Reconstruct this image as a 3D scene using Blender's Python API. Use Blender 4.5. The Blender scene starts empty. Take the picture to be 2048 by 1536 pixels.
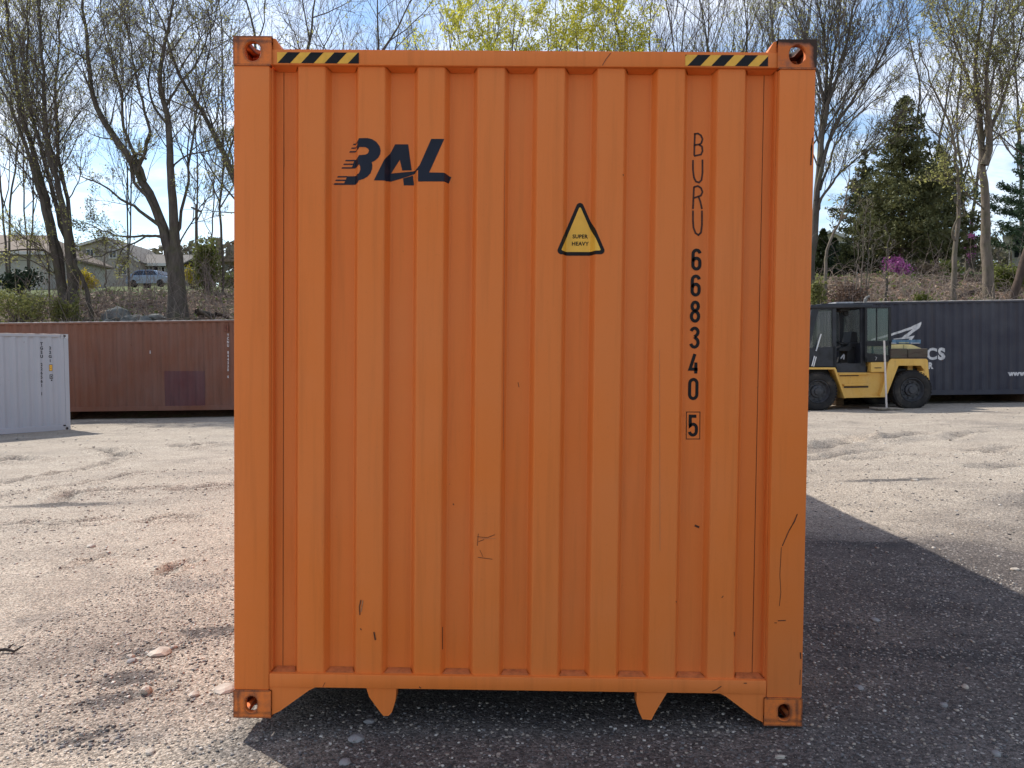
import bpy, bmesh, math, random
import numpy as np
from mathutils import Vector, Matrix, Euler, noise
from mathutils.geometry import tessellate_polygon

random.seed(7)
rng = np.random.default_rng(7)
sc = bpy.context.scene
COL = sc.collection
R = math.radians

# ------------------------------------------------------------------ camera
CAM = Vector((-0.002, -3.2468, 1.5469))
CROT = Euler((R(88.277), R(-0.605), R(0.6)), 'XYZ')
FPX = 1536.0
cd = bpy.data.cameras.new('camera')
cd.sensor_width = 36.0
cd.lens = 36.0 * FPX / 2048.0
cd.clip_start = 0.05
cd.clip_end = 3000
cam = bpy.data.objects.new('camera', cd)
cam.location = CAM
cam.rotation_euler = CROT
COL.objects.link(cam)
sc.camera = cam
CM = CROT.to_matrix()

# ------------------------------------------------------------------ sun, sky, exposure
SUNV = Vector((-2.07, 1.81, 2.82)).normalized()       # towards the sun
EL = math.asin(SUNV.z)
sd = bpy.data.lights.new('sun', 'SUN')
sd.energy = 3.9
sd.angle = R(0.53)
sd.color = (1.0, 0.95, 0.87)
sun = bpy.data.objects.new('sun', sd)
sun.rotation_euler = SUNV.to_track_quat('Z', 'Y').to_euler()
COL.objects.link(sun)

world = bpy.data.worlds.new('World')
sc.world = world
world.use_nodes = True
wn, wl = world.node_tree.nodes, world.node_tree.links
wn.clear()
w_out = wn.new('ShaderNodeOutputWorld')
w_bg = wn.new('ShaderNodeBackground')
w_sky = wn.new('ShaderNodeTexSky')
w_sky.sky_type = 'NISHITA'
w_sky.sun_disc = False
w_sky.sun_elevation = EL
w_sky.sun_rotation = math.atan2(SUNV.x, SUNV.y)
w_sky.air_density = 1.15
w_sky.dust_density = 0.25
w_sky.ozone_density = 3.0
# thin streaky clouds on a plane high above the yard
w_tc = wn.new('ShaderNodeTexCoord')
w_sep = wn.new('ShaderNodeSeparateXYZ')
wl.new(w_tc.outputs['Generated'], w_sep.inputs[0])
def wmath(op, a, b=None, clamp=False):
    n = wn.new('ShaderNodeMath'); n.operation = op; n.use_clamp = clamp
    for i, v in enumerate((a, b)):
        if v is None: continue
        if isinstance(v, (int, float)): n.inputs[i].default_value = v
        else: wl.new(v, n.inputs[i])
    return n.outputs[0]
zz = wmath('ADD', wmath('MAXIMUM', w_sep.outputs['Z'], 0.0), 0.12)
w_cmb = wn.new('ShaderNodeCombineXYZ')
wl.new(wmath('DIVIDE', w_sep.outputs['X'], zz), w_cmb.inputs[0])
wl.new(wmath('MULTIPLY', wmath('DIVIDE', w_sep.outputs['Y'], zz), 1.5), w_cmb.inputs[1])
w_no = wn.new('ShaderNodeTexNoise')
w_no.inputs['Scale'].default_value = 1.1
w_no.inputs['Detail'].default_value = 9
w_no.inputs['Roughness'].default_value = 0.62
w_no.inputs['Distortion'].default_value = 0.4
wl.new(w_cmb.outputs[0], w_no.inputs['Vector'])
w_ramp = wn.new('ShaderNodeValToRGB')
w_ramp.color_ramp.elements[0].position = 0.42
w_ramp.color_ramp.elements[1].position = 0.68
wl.new(w_no.outputs['Fac'], w_ramp.inputs[0])
w_mix = wn.new('ShaderNodeMix'); w_mix.data_type = 'RGBA'
wl.new(wmath('MULTIPLY', w_ramp.outputs[0], 0.82), w_mix.inputs['Factor'])
wl.new(w_sky.outputs[0], w_mix.inputs['A'])
w_mix.inputs['B'].default_value = (7.9, 7.9, 8.2, 1)
wl.new(w_mix.outputs['Result'], w_bg.inputs['Color'])
w_bg.inputs['Strength'].default_value = 0.125
wl.new(w_bg.outputs[0], w_out.inputs[0])

sc.view_settings.view_transform = 'Standard'
sc.view_settings.look = 'None'
sc.view_settings.gamma = 1.0
sc.view_settings.exposure = 0.60
sc.cycles.use_denoising = True
sc.cycles.max_bounces = 8
sc.cycles.transparent_max_bounces = 12

# ------------------------------------------------------------------ helpers
def at(px, py, Y):
    """world point at depth Y that the photograph shows at pixel (px, py)"""
    d = CM @ Vector(((px - 1024) / FPX, -(py - 768) / FPX, -1.0))
    return CAM + d * ((Y - CAM.y) / d.y)

def tag(o, label=None, cat=None, group=None, kind=None):
    if label: o['label'] = label
    if cat: o['category'] = cat
    if group: o['group'] = group
    if kind: o['kind'] = kind
    return o

def empty(name, loc=(0, 0, 0), rot=(0, 0, 0), label=None, cat=None, group=None):
    o = bpy.data.objects.new(name, None)
    o.location = loc; o.rotation_euler = rot
    o.empty_display_size = 0.2
    COL.objects.link(o)
    return tag(o, label, cat, group)

def link(name, me, mats, parent=None, smooth=False):
    if not isinstance(mats, (list, tuple)): mats = [mats]
    for m in mats: me.materials.append(m)
    if smooth:
        me.polygons.foreach_set('use_smooth', [True] * len(me.polygons))
    o = bpy.data.objects.new(name, me)
    COL.objects.link(o)
    if parent is not None: o.parent = parent
    return o

class MB:
    """collects boxes, plates, tubes and outlines into one mesh"""
    def __init__(s): s.v = []; s.f = []; s.m = []
    def add(s, vs, fs, mi=0):
        b = len(s.v)
        s.v.extend([tuple(v) for v in vs])
        for f in fs:
            s.f.append(tuple(i + b for i in f)); s.m.append(mi)
    def box(s, x0, x1, y0, y1, z0, z1, mi=0, M=None, bev=0.0):
        if bev > 0:
            bm = bmesh.new()
            bmesh.ops.create_cube(bm, size=1.0)
            for v in bm.verts:
                v.co = Vector(((x0 + x1) / 2 + v.co.x * (x1 - x0), (y0 + y1) / 2 + v.co.y * (y1 - y0), (z0 + z1) / 2 + v.co.z * (z1 - z0)))
            bmesh.ops.bevel(bm, geom=bm.edges[:], offset=bev, segments=2, affect='EDGES', profile=0.5)
            s.bm(bm, mi, M); return
        vs = [Vector(p) for p in ((x0, y0, z0), (x1, y0, z0), (x1, y1, z0), (x0, y1, z0), (x0, y0, z1), (x1, y0, z1), (x1, y1, z1), (x0, y1, z1))]
        if M is not None: vs = [M @ v for v in vs]
        s.add(vs, [(0, 3, 2, 1), (4, 5, 6, 7), (0, 1, 5, 4), (1, 2, 6, 5), (2, 3, 7, 6), (3, 0, 4, 7)], mi)
    def bm(s, bm, mi=0, M=None):
        bm.verts.ensure_lookup_table()
        s.add([(M @ v.co) if M is not None else v.co.copy() for v in bm.verts], [[v.index for v in f.verts] for f in bm.faces], mi)
        bm.free()
    def prism(s, pts, fn, d0, d1, mi=0):
        """outline pts (2-D) extruded from d0 to d1; fn(u, v, d) -> point"""
        n = len(pts)
        vs = [fn(u, v, d0) for u, v in pts] + [fn(u, v, d1) for u, v in pts]
        tri = tessellate_polygon([[Vector((u, v, 0)) for u, v in pts]])
        fs = [tuple(t) for t in tri] + [tuple(i + n for i in reversed(t)) for t in tri]
        fs += [(i, (i + 1) % n, (i + 1) % n + n, i + n) for i in range(n)]
        s.add(vs, fs, mi)
    def tube(s, pts, rad, k=8, mi=0, cap=True):
        pts = [Vector(p) for p in pts]
        if not isinstance(rad, (list, tuple)): rad = [rad] * len(pts)
        vs = []; fs = []
        pu = None
        for i, p in enumerate(pts):
            d = (pts[min(i + 1, len(pts) - 1)] - pts[max(i - 1, 0)]).normalized()
            if pu is None:
                ref = Vector((0, 0, 1)) if abs(d.z) < 0.9 else Vector((1, 0, 0))
                pu = d.cross(ref).normalized()
            u = (pu - d * pu.dot(d)).normalized(); pu = u
            w = d.cross(u)
            for j in range(k):
                a = 2 * math.pi * j / k
                vs.append(p + (u * math.cos(a) + w * math.sin(a)) * rad[i])
        for i in range(len(pts) - 1):
            for j in range(k):
                a, b = i * k + j, i * k + (j + 1) % k
                fs.append((a, b, b + k, a + k))
        if cap:
            fs.append(tuple(reversed(range(k))))
            fs.append(tuple(range((len(pts) - 1) * k, len(pts) * k)))
        s.add(vs, fs, mi)
    def lathe(s, prof, fn, k=32, mi=0):
        """prof [(r, h)] turned; fn(x, y, h) -> point"""
        vs = []; fs = []
        n = len(prof)
        for j in range(k):
            a = 2 * math.pi * j / k
            for r, h in prof: vs.append(fn(r * math.cos(a), r * math.sin(a), h))
        for j in range(k):
            for i in range(n - 1):
                a, b = j * n + i, ((j + 1) % k) * n + i
                fs.append((a, b, b + 1, a + 1))
        s.add(vs, fs, mi)
    def build(s, name, mats, parent=None, smooth=False, fix=True):
        me = bpy.data.meshes.new(name)
        me.from_pydata(s.v, [], s.f)
        if len(set(s.m)) > 1: me.polygons.foreach_set('material_index', s.m)
        if fix:
            bm = bmesh.new(); bm.from_mesh(me)
            bmesh.ops.recalc_face_normals(bm, faces=bm.faces[:])
            bm.to_mesh(me); bm.free()
        o = link(name, me, mats, parent)
        if smooth:
            me.polygons.foreach_set('use_smooth', [True] * len(me.polygons))
            try: me.set_sharp_from_angle(angle=R(38))
            except Exception: pass
        return o

class NP:
    """numpy collector for very many quads or triangles (twigs, leaves, stones)"""
    def __init__(s): s.v = []; s.q = []; s.t = []; s.n = 0; s.tm = []; s.qm = []
    def tube(s, P, Rr, k=3, mi=0):
        P = np.asarray(P, float); Rr = np.asarray(Rr, float); n = len(P)
        d = np.gradient(P, axis=0)
        d /= np.linalg.norm(d, axis=1)[:, None] + 1e-9
        m = d.mean(0)
        ref = np.array([0, 0, 1.0]) if abs(m[2]) < 0.75 else np.array([1.0, 0.3, 0])
        u = np.cross(d, ref); u /= np.linalg.norm(u, axis=1)[:, None] + 1e-9
        w = np.cross(d, u)
        a = np.arange(k) * 2 * np.pi / k
        ring = P[:, None, :] + Rr[:, None, None] * (np.cos(a)[None, :, None] * u[:, None, :] + np.sin(a)[None, :, None] * w[:, None, :])
        s.v.append(ring.reshape(-1, 3))
        i, j = np.meshgrid(np.arange(n - 1), np.arange(k), indexing='ij')
        A = i * k + j; B = i * k + (j + 1) % k
        q = np.stack([A, B, B + k, A + k], -1).reshape(-1, 4) + s.n
        s.q.append(q); s.qm.append(np.full(len(q), mi)); s.n += n * k
    def quads(s, V, mi=0):
        """V (n,4,3)"""
        n = len(V)
        if not n: return
        s.v.append(V.reshape(-1, 3))
        s.q.append(np.arange(n * 4).reshape(-1, 4) + s.n); s.qm.append(np.full(n, mi)); s.n += 4 * n
    def leaves(s, C, size, mi=0, ln=1.6, nrm=None):
        """small leaf faces at the centres C, random facing"""
        C = np.asarray(C, float); n = len(C)
        if not n: return
        size = np.broadcast_to(np.asarray(size, float), (n,))
        a = rng.normal(size=(n, 3)); a /= np.linalg.norm(a, axis=1)[:, None]
        if nrm is not None:
            a = a * 0.5 + nrm; a /= np.linalg.norm(a, axis=1)[:, None]
        b = rng.normal(size=(n, 3)); b -= a * (a * b).sum(1)[:, None]; b /= np.linalg.norm(b, axis=1)[:, None]
        c = np.cross(a, b)
        h = (size * 0.5)[:, None]
        V = np.stack([C - b * h * ln, C - c * h * 0.8 , C + b * h * ln, C + c * h * 0.8], 1)
        s.quads(V, mi)
    def build(s, name, mats, parent=None, smooth=True):
        v = np.concatenate(s.v); q = np.concatenate(s.q); qm = np.concatenate(s.qm)
        me = bpy.data.meshes.new(name)
        me.vertices.add(len(v)); me.vertices.foreach_set('co', v.astype(np.float32).ravel())
        me.loops.add(q.size); me.loops.foreach_set('vertex_index', q.astype(np.int32).ravel())
        me.polygons.add(len(q))
        me.polygons.foreach_set('loop_start', np.arange(0, q.size, 4, dtype=np.int32))
        me.polygons.foreach_set('loop_total', np.full(len(q), 4, dtype=np.int32))
        me.polygons.foreach_set('material_index', qm.astype(np.int32))
        me.update(calc_edges=True)
        return link(name, me, mats, parent, smooth)

# ------------------------------------------------------------------ materials
class Mat:
    def __init__(s, name, rough=0.6, spec=0.5):
        s.m = bpy.data.materials.new(name); s.m.use_nodes = True
        s.n = s.m.node_tree.nodes; s.l = s.m.node_tree.links
        s.b = s.n['Principled BSDF']
        s.b.inputs['Roughness'].default_value = rough
        s.b.inputs['Specular IOR Level'].default_value = spec
        s.tc = None
    def obj(s):
        if s.tc is None: s.tc = s.n.new('ShaderNodeTexCoord')
        return s.tc.outputs['Object']
    def map(s, scale=(1, 1, 1), loc=(0, 0, 0), rot=(0, 0, 0)):
        n = s.n.new('ShaderNodeMapping')
        s.l.new(s.obj(), n.inputs[0])
        n.inputs['Scale'].default_value = scale; n.inputs['Location'].default_value = loc; n.inputs['Rotation'].default_value = rot
        return n.outputs[0]
    def noise(s, scale, detail=5, rough=0.55, vec=None, dist=0.0, col=False):
        n = s.n.new('ShaderNodeTexNoise')
        s.l.new(vec if vec is not None else s.obj(), n.inputs['Vector'])
        n.inputs['Scale'].default_value = scale; n.inputs['Detail'].default_value = detail
        n.inputs['Roughness'].default_value = rough; n.inputs['Distortion'].default_value = dist
        return n.outputs['Color' if col else 'Fac']
    def vor(s, scale, vec=None, out='Color', feat='F1'):
        n = s.n.new('ShaderNodeTexVoronoi'); n.feature = feat
        s.l.new(vec if vec is not None else s.obj(), n.inputs['Vector'])
        n.inputs['Scale'].default_value = scale
        return n.outputs[out]
    def ramp(s, fac, p0, p1, c0=0.0, c1=1.0):
        n = s.n.new('ShaderNodeMapRange'); n.clamp = True
        s.l.new(fac, n.inputs[0])
        n.inputs[1].default_value = p0; n.inputs[2].default_value = p1; n.inputs[3].default_value = c0; n.inputs[4].default_value = c1
        return n.outputs[0]
    def cramp(s, fac, stops):
        n = s.n.new('ShaderNodeValToRGB')
        el = n.color_ramp.elements
        while len(el) < len(stops): el.new(0.5)
        for e, (p, c) in zip(el, stops): e.position = p; e.color = (*c, 1)
        s.l.new(fac, n.inputs[0])
        return n.outputs[0]
    def mix(s, fac, a, b, mode='MIX'):
        n = s.n.new('ShaderNodeMix'); n.data_type = 'RGBA'; n.blend_type = mode
        for key, v in (('Factor', fac), ('A', a), ('B', b)):
            if isinstance(v, (int, float)): n.inputs[key].default_value = v
            elif isinstance(v, tuple): n.inputs[key].default_value = (*v, 1) if len(v) == 3 else v
            else: s.l.new(v, n.inputs[key])
        return n.outputs['Result']
    def math(s, op, a, b=None):
        n = s.n.new('ShaderNodeMath'); n.operation = op
        for i, v in enumerate((a, b)):
            if v is None: continue
            if isinstance(v, (int, float)): n.inputs[i].default_value = v
            else: s.l.new(v, n.inputs[i])
        return n.outputs[0]
    def sep(s):
        n = s.n.new('ShaderNodeSeparateXYZ'); s.l.new(s.obj(), n.inputs[0]); return n.outputs
    def color(s, c):
        if isinstance(c, tuple): s.b.inputs['Base Color'].default_value = (*c, 1)
        else: s.l.new(c, s.b.inputs['Base Color'])
        return s
    def roughness(s, c): s.l.new(c, s.b.inputs['Roughness']); return s
    def bump(s, h, strength=0.3, dist=0.01):
        n = s.n.new('ShaderNodeBump'); n.inputs['Strength'].default_value = strength; n.inputs['Distance'].default_value = dist
        s.l.new(h, n.inputs['Height']); s.l.new(n.outputs[0], s.b.inputs['Normal']); return s

def simple(name, c, rough=0.6, var=0.12, scale=6.0, spec=0.4, bump=0.0, bscale=40, stretch=(1, 1, 1)):
    """one base colour broken up by noise"""
    m = Mat(name, rough, spec)
    n1 = m.noise(scale, 6, 0.6, m.map(stretch))
    dark = tuple(x * (1 - 2.2 * var) for x in c); light = tuple(min(1, x * (1 + 1.6 * var)) for x in c)
    m.color(m.cramp(n1, [(0.28, dark), (0.5, c), (0.74, light)]))
    if bump: m.bump(m.noise(bscale, 4), bump, 0.01)
    return m.m

def paint(name, c, dirt=(0.12, 0.09, 0.06), rust=(0.10, 0.035, 0.015), dirt_amt=0.3, rust_amt=0.12, rough=0.45, streak=9.0, fade=None):
    """weathered container paint: faded patches, vertical grime streaks, rust chips"""
    m = Mat(name, rough, 0.22)
    big = m.noise(0.9, 5, 0.6)
    fade = fade or tuple(min(1, x * 0.85 + 0.04) for x in c)
    col = m.mix(m.ramp(big, 0.35, 0.7), c, fade)
    st = m.noise(streak, 5, 0.65, m.map((1, 1, 0.09)))
    col = m.mix(m.ramp(st, 0.52, 0.8, 0.0, dirt_amt), col, dirt)
    fine = m.noise(38, 6, 0.7, m.map((1, 1, 0.4)))
    col = m.mix(m.ramp(fine, 0.62, 0.8, 0.0, dirt_amt * 0.7), col, dirt)
    chip = m.math('MULTIPLY', m.ramp(m.noise(11, 8, 0.72), 0.62, 0.66), m.ramp(m.noise(1.7, 3), 0.5, 0.62))
    col = m.mix(m.math('MULTIPLY', chip, rust_amt * 6 if rust_amt * 6 < 1 else 1.0), col, rust)
    m.color(col)
    m.roughness(m.ramp(big, 0.3, 0.7, rough - 0.06, rough + 0.14))
    m.bump(m.noise(3.0, 3, 0.5), 0.12, 0.02)
    return m.m
ORANGE = (0.76, 0.188, 0.031)
m_orange = Mat('orange_paint', 0.5, 0.22)
_m = m_orange
_big = _m.noise(1.3, 4, 0.55)
_c = _m.mix(_m.ramp(_big, 0.3, 0.72), ORANGE, (0.74, 0.210, 0.054))
_st = _m.noise(26, 5, 0.6, _m.map((1, 1, 0.05)))
_c = _m.mix(_m.ramp(_st, 0.5, 0.85, 0.0, 0.30), _c, (0.34, 0.085, 0.016))
_fi = _m.noise(60, 6, 0.7)
_c = _m.mix(_m.ramp(_fi, 0.6, 0.82, 0.0, 0.22), _c, (0.30, 0.09, 0.03))
_sp = _m.math('MULTIPLY', _m.ramp(_m.noise(34, 5, 0.75), 0.70, 0.73), _m.ramp(_m.noise(2.1, 3), 0.52, 0.62))
_c = _m.mix(_m.math('MULTIPLY', _sp, 0.8), _c, (0.07, 0.03, 0.016))
_m.color(_c).roughness(_m.ramp(_big, 0.3, 0.7, 0.42, 0.62)).bump(_m.noise(2.6, 3), 0.10, 0.02)
M_ORANGE = m_orange.m
# casting: the same paint with rusty worn edges
m_cast = Mat('worn_orange_casting', 0.6, 0.35)
_m = m_cast
_n = _m.noise(14, 7, 0.68)
_c = _m.mix(_m.ramp(_n, 0.42, 0.66, 0.0, 0.65), ORANGE, (0.33, 0.10, 0.045))
_g = _m.n.new('ShaderNodeNewGeometry')
_bv = _m.n.new('ShaderNodeBevel'); _bv.samples = 6; _bv.inputs['Radius'].default_value = 0.022
_dt = _m.n.new('ShaderNodeVectorMath'); _dt.operation = 'DOT_PRODUCT'
_m.l.new(_g.outputs['Normal'], _dt.inputs[0]); _m.l.new(_bv.outputs[0], _dt.inputs[1])
_pt = _m.math('ADD', _m.ramp(_dt.outputs['Value'], 1.0, 0.86), _m.ramp(_n, 0.35, 0.65, -0.40, 0.40))
_c = _m.mix(_m.ramp(_pt, 0.25, 0.7, 0, .85), _c, (0.075, 0.036, 0.024))
_c = _m.mix(_m.ramp(_m.noise(19, 6, 0.7, _m.map(loc=(3, 1, 2))), 0.60, 0.66), _c, (0.055, 0.028, 0.018))
_m.color(_c).bump(_n, 0.35, 0.006)
M_CAST = m_cast.m
M_DUST = simple('dusty_ledge', (0.52, 0.155, 0.045), 0.8, 0.15, 30)
M_SCUFF = simple('scuff_dark', (0.075, 0.028, 0.016), 0.8, 0.2, 60)
M_SCUFF2 = simple('scuff_pale', (0.42, 0.19, 0.09), 0.7, 0.2, 60)
M_SEAM = simple('sealant_seam', (0.05, 0.022, 0.012), 0.9, 0.2, 40)
M_NAVY = simple('dark_navy_print', (0.012, 0.015, 0.028), 0.42, 0.15, 9, spec=.2)
M_BLACKP = simple('black_print', (0.010, 0.009, 0.010), 0.5, 0.2, 30, spec=.2)
M_MARKER = simple('marker_ink', (0.060, 0.020, 0.012), 0.7, 0.35, 60)
M_YELSIGN = simple('sign_yellow', (0.86, 0.47, 0.055), 0.5, 0.06, 14)
M_YELTAPE = simple('tape_yellow', (0.80, 0.42, 0.045), 0.5, 0.08, 20)
M_BRIGHTEDGE = simple('bare_edge', (0.5, 0.3, 0.18), 0.5, 0.1, 20)

# ------------------------------------------------------------------ the orange container
W2, HC, LC = 1.219, 2.896, 12.19
PITCH, RIB, DEEPW, DEPTH = 0.2523, 0.113, 0.1035, 0.0456
RIBX = [-0.893 + PITCH * k for k in range(8)]
Y_RIB, Y_DEEP = 0.020, 0.020 + DEPTH
PANEL = [(-1.070, Y_DEEP)]
for c in RIBX:
    PANEL += [(c - RIB / 2 - 0.0185, Y_DEEP), (c - RIB / 2, Y_RIB), (c + RIB / 2, Y_RIB), (c + RIB / 2 + 0.0185, Y_DEEP)]
PANEL += [(1.070, Y_DEEP)]
# soften the bends a little
def soften(pts, r=0.006):
    out = [pts[0]]
    for i in range(1, len(pts) - 1):
        p, a, b = Vector(pts[i]), Vector(pts[i - 1]), Vector(pts[i + 1])
        out.append(tuple(p + (a - p).normalized() * r)); out.append(tuple(p + (a + b - 2 * p) * 0.0 + ((a - p).normalized() + (b - p).normalized()) * r * 0.28)); out.append(tuple(p + (b - p).normalized() * r))
    out.append(pts[-1]); return out
PANELS = soften(PANEL)
PX = np.array([p[0] for p in PANELS]); PY = np.array([p[1] for p in PANELS])
def panel_y(x): return float(np.interp(x, PX, PY))

def drape(name, polys, mat_list, parent, off=0.0012):
    """flat outlines [(pts, material index, extra offset)] laid on the corrugated panel, following its bends"""
    bm = bmesh.new()
    for pts, mi, ex in polys:
        vs = [bm.verts.new((x, -ex, z)) for x, z in pts]
        for t in tessellate_polygon([[Vector((x, z, 0)) for x, z in pts]]):
            try:
                f = bm.faces.new([vs[i] for i in t]); f.material_index = mi
            except ValueError: pass
    xs = [v.co.x for v in bm.verts]
    for bx in PX:
        if min(xs) < bx < max(xs):
            bmesh.ops.bisect_plane(bm, geom=bm.verts[:] + bm.edges[:] + bm.faces[:], plane_co=(bx, 0, 0), plane_no=(1, 0, 0))
    for v in bm.verts: v.co.y = panel_y(v.co.x) - off + v.co.y
    for f in bm.faces:
        f.normal_update()
        if f.normal.y > 0: f.normal_flip()
    me = bpy.data.meshes.new(name); bm.to_mesh(me); bm.free()
    return link(name, me, mat_list, parent)

def stroke(pts, w, closed=False):
    """a pen stroke as quads (outline pieces)"""
    out = []
    P = [Vector(p) for p in pts]
    n = len(P)
    L = []; Rr = []
    for i in range(n):
        if closed: a, b = P[i - 1], P[(i + 1) % n]
        else: a, b = P[max(i - 1, 0)], P[min(i + 1, n - 1)]
        d1 = (P[i] - a).normalized() if (P[i] - a).length > 1e-9 else (b - P[i]).normalized()
        d2 = (b - P[i]).normalized() if (b - P[i]).length > 1e-9 else d1
        t = (d1 + d2)
        t = t.normalized() if t.length > 1e-6 else d1
        nrm = Vector((-t.y, t.x)); k = max(0.55, abs(nrm.dot(Vector((-d1.y, d1.x)))))
        L.append(P[i] + nrm * w / 2 / k); Rr.append(P[i] - nrm * w / 2 / k)
    for i in range(n if closed else n - 1):
        j = (i + 1) % n
        out.append([tuple(L[i]), tuple(L[j]), tuple(Rr[j]), tuple(Rr[i])])
    return out

def arc(cx, cy, rx, ry, a0, a1, n=10):
    return [(cx + rx * math.cos(R(a0 + (a1 - a0) * i / n)), cy + ry * math.sin(R(a0 + (a1 - a0) * i / n))) for i in range(n + 1)]

# condensed numerals as strokes in a 0.5 x 1 box
DIG = {
 '0': [(arc(.25, .75, .19, .19, 0, 180) + arc(.25, .25, .19, .19, 180, 360), True)],
 '3': [(arc(.25, .75, .18, .18, 165, -60, 10) + [(.25, .53)], False), ([(.25, .53)] + arc(.25, .27, .19, .21, 70, -165, 12), False)],
 '4': [([(.30, .94), (.06, .24), (.46, .24)], False), ([(.36, .55), (.36, .04)], False)],
 '5': [([(.42, .93), (.10, .93), (.10, .52)] + arc(.25, .38, .18, .18, 150, 0, 8) + arc(.25, .24, .18, .18, 0, -170, 10), False)],
 '6': [(arc(.25, .75, .18, .18, 10, 180, 8) + arc(.25, .25, .18, .18, 180, 360, 10) + [(.43, .38)] + arc(.25, .38, .18, .18, 0, 170, 8), False)],
 '8': [(arc(.25, .74, .165, .19, 0, 360, 16)[:-1], True), (arc(.25, .28, .19, .22, 0, 360, 16)[:-1], True)],
}

def ring_plate(mb, w, h, t, hole, O, U, V, mi=0, rc=0.008):
    """plate w x h, thickness t, with an oval opening hole=(cx, cy, rx, ry, straight); O corner, U/V axes, N = U x V outward"""
    O, U, V = Vector(O), Vector(U), Vector(V); N = U.cross(V)
    n = 40
    cx, cy, rx, ry, st = hole
    inn = []; out = []
    for i in range(n):
        a = 2 * math.pi * i / n
        ca, sa = math.cos(a), math.sin(a)
        y = cy + ry * sa + (st if sa >= 0 else -st)
        inn.append((cx + rx * ca, y))
        # outer point on the rectangle along the same angle from the centre
        dx, dy = ca * w, sa * h
        k = 1e9
        if dx > 1e-9: k = min(k, (w - cx) / dx)
        if dx < -1e-9: k = min(k, -cx / dx)
        if dy > 1e-9: k = min(k, (h - cy) / dy)
        if dy < -1e-9: k = min(k, -cy / dy)
        out.append((cx + dx * k, cy + dy * k))
    for cxn, cyn in ((0, 0), (w, 0), (w, h), (0, h)):      # snap to the true corners
        j = min(range(n), key=lambda q: (out[q][0] - cxn) ** 2 + (out[q][1] - cyn) ** 2)
        out[j] = (cxn, cyn)
    P = lambda p, d: O + U * p[0] + V * p[1] + N * d
    sh = [((p[0] - cx) * 1.08 + cx, (p[1] - cy) * 1.08 + cy) for p in inn]
    vs = [P(p, 0) for p in out] + [P(p, 0) for p in sh] + [P(p, -0.004) for p in inn] + [P(p, -t) for p in inn] + [P(p, -t) for p in out]
    fs = []
    for ring in range(4):
        for i in range(n):
            a, b = ring * n + i, ring * n + (i + 1) % n
            fs.append((a, b, b + n, a + n))
    mb.add(vs, fs, mi)

def plain_plate(mb, w, h, t, O, U, V, mi=0):
    O, U, V = Vector(O), Vector(U), Vector(V); N = U.cross(V)
    q = [O, O + U * w, O + U * w + V * h, O + V * h]
    vs = q + [p - N * t for p in q]
    mb.add(vs, [(0, 1, 2, 3), (7, 6, 5, 4), (0, 4, 5, 1), (1, 5, 6, 2), (2, 6, 7, 3), (3, 7, 4, 0)], mi)

def casting(parent, mat, sx, z0, top, L0, name='corner_casting', front=True):
    """hollow corner casting 162 x 178 x 118 with lashing openings; sx -1/1 = side, L0 = y of the outer end, front = faces -y"""
    mb = MB(); w, d, h, t = 0.162, 0.178, 0.118, 0.022
    s = 1 if front else -1
    xo = sx * W2                                      # outer x
    x0 = min(xo, xo - sx * w)
    ya, yb = (L0, L0 + d) if front else (L0 - d, L0)
    hole = (w / 2 + (0.004 if sx > 0 else -0.004), h / 2, 0.0255, 0.024, 0.011)
    if top: hole = (w / 2, h * 0.47, 0.034, 0.036, 0.004)
    # end face
    if front: ring_plate(mb, w, h, t, hole, (x0, ya, z0), (1, 0, 0), (0, 0, 1))
    else: ring_plate(mb, w, h, t, hole, (x0 + w, yb, z0), (-1, 0, 0), (0, 0, 1))
    # outer side face
    dh = (d / 2, h / 2, 0.034, 0.030, 0.006)
    if sx > 0: ring_plate(mb, d, h, t, dh, (xo, ya, z0), (0, 1, 0), (0, 0, 1))
    else: ring_plate(mb, d, h, t, dh, (xo, yb, z0), (0, -1, 0), (0, 0, 1))
    # top / bottom face with the twist-lock slot
    th = (w / 2, d / 2, 0.030, 0.030, 0.030)
    if top: ring_plate(mb, w, d, t, th, (x0, ya, z0 + h), (1, 0, 0), (0, 1, 0))
    else: ring_plate(mb, w, d, t, th, (x0, yb, z0), (1, 0, 0), (0, -1, 0))
    o = mb.build(name, mat, parent)
    bm = bmesh.new(); bm.from_mesh(o.data)
    bmesh.ops.remove_doubles(bm, verts=bm.verts[:], dist=0.0004)
    bm.to_mesh(o.data); bm.free()
    return o

def corrugated(mb, x0, x1, z0, z1, fn, pitch=0.278, depth=0.036, mi=0, start=0.03):
    """trapezoid corrugation along u in [x0, x1]; fn(u, d, z) -> point, d = depth inward"""
    us = [(x0, 0.0)]
    u = x0 + start
    while u + pitch < x1:
        us += [(u + 0.072, 0.0), (u + 0.140, depth), (u + 0.210, depth), (u + 0.278, 0.0)]
        u += pitch
    us.append((x1, 0.0))
    vs = []; fs = []
    for a, d in us: vs += [fn(a, d, z0), fn(a, d, z1)]
    for i in range(len(us) - 1): fs.append((2 * i, 2 * i + 2, 2 * i + 3, 2 * i + 1))
    mb.add(vs, fs, mi)
    return us

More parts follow.
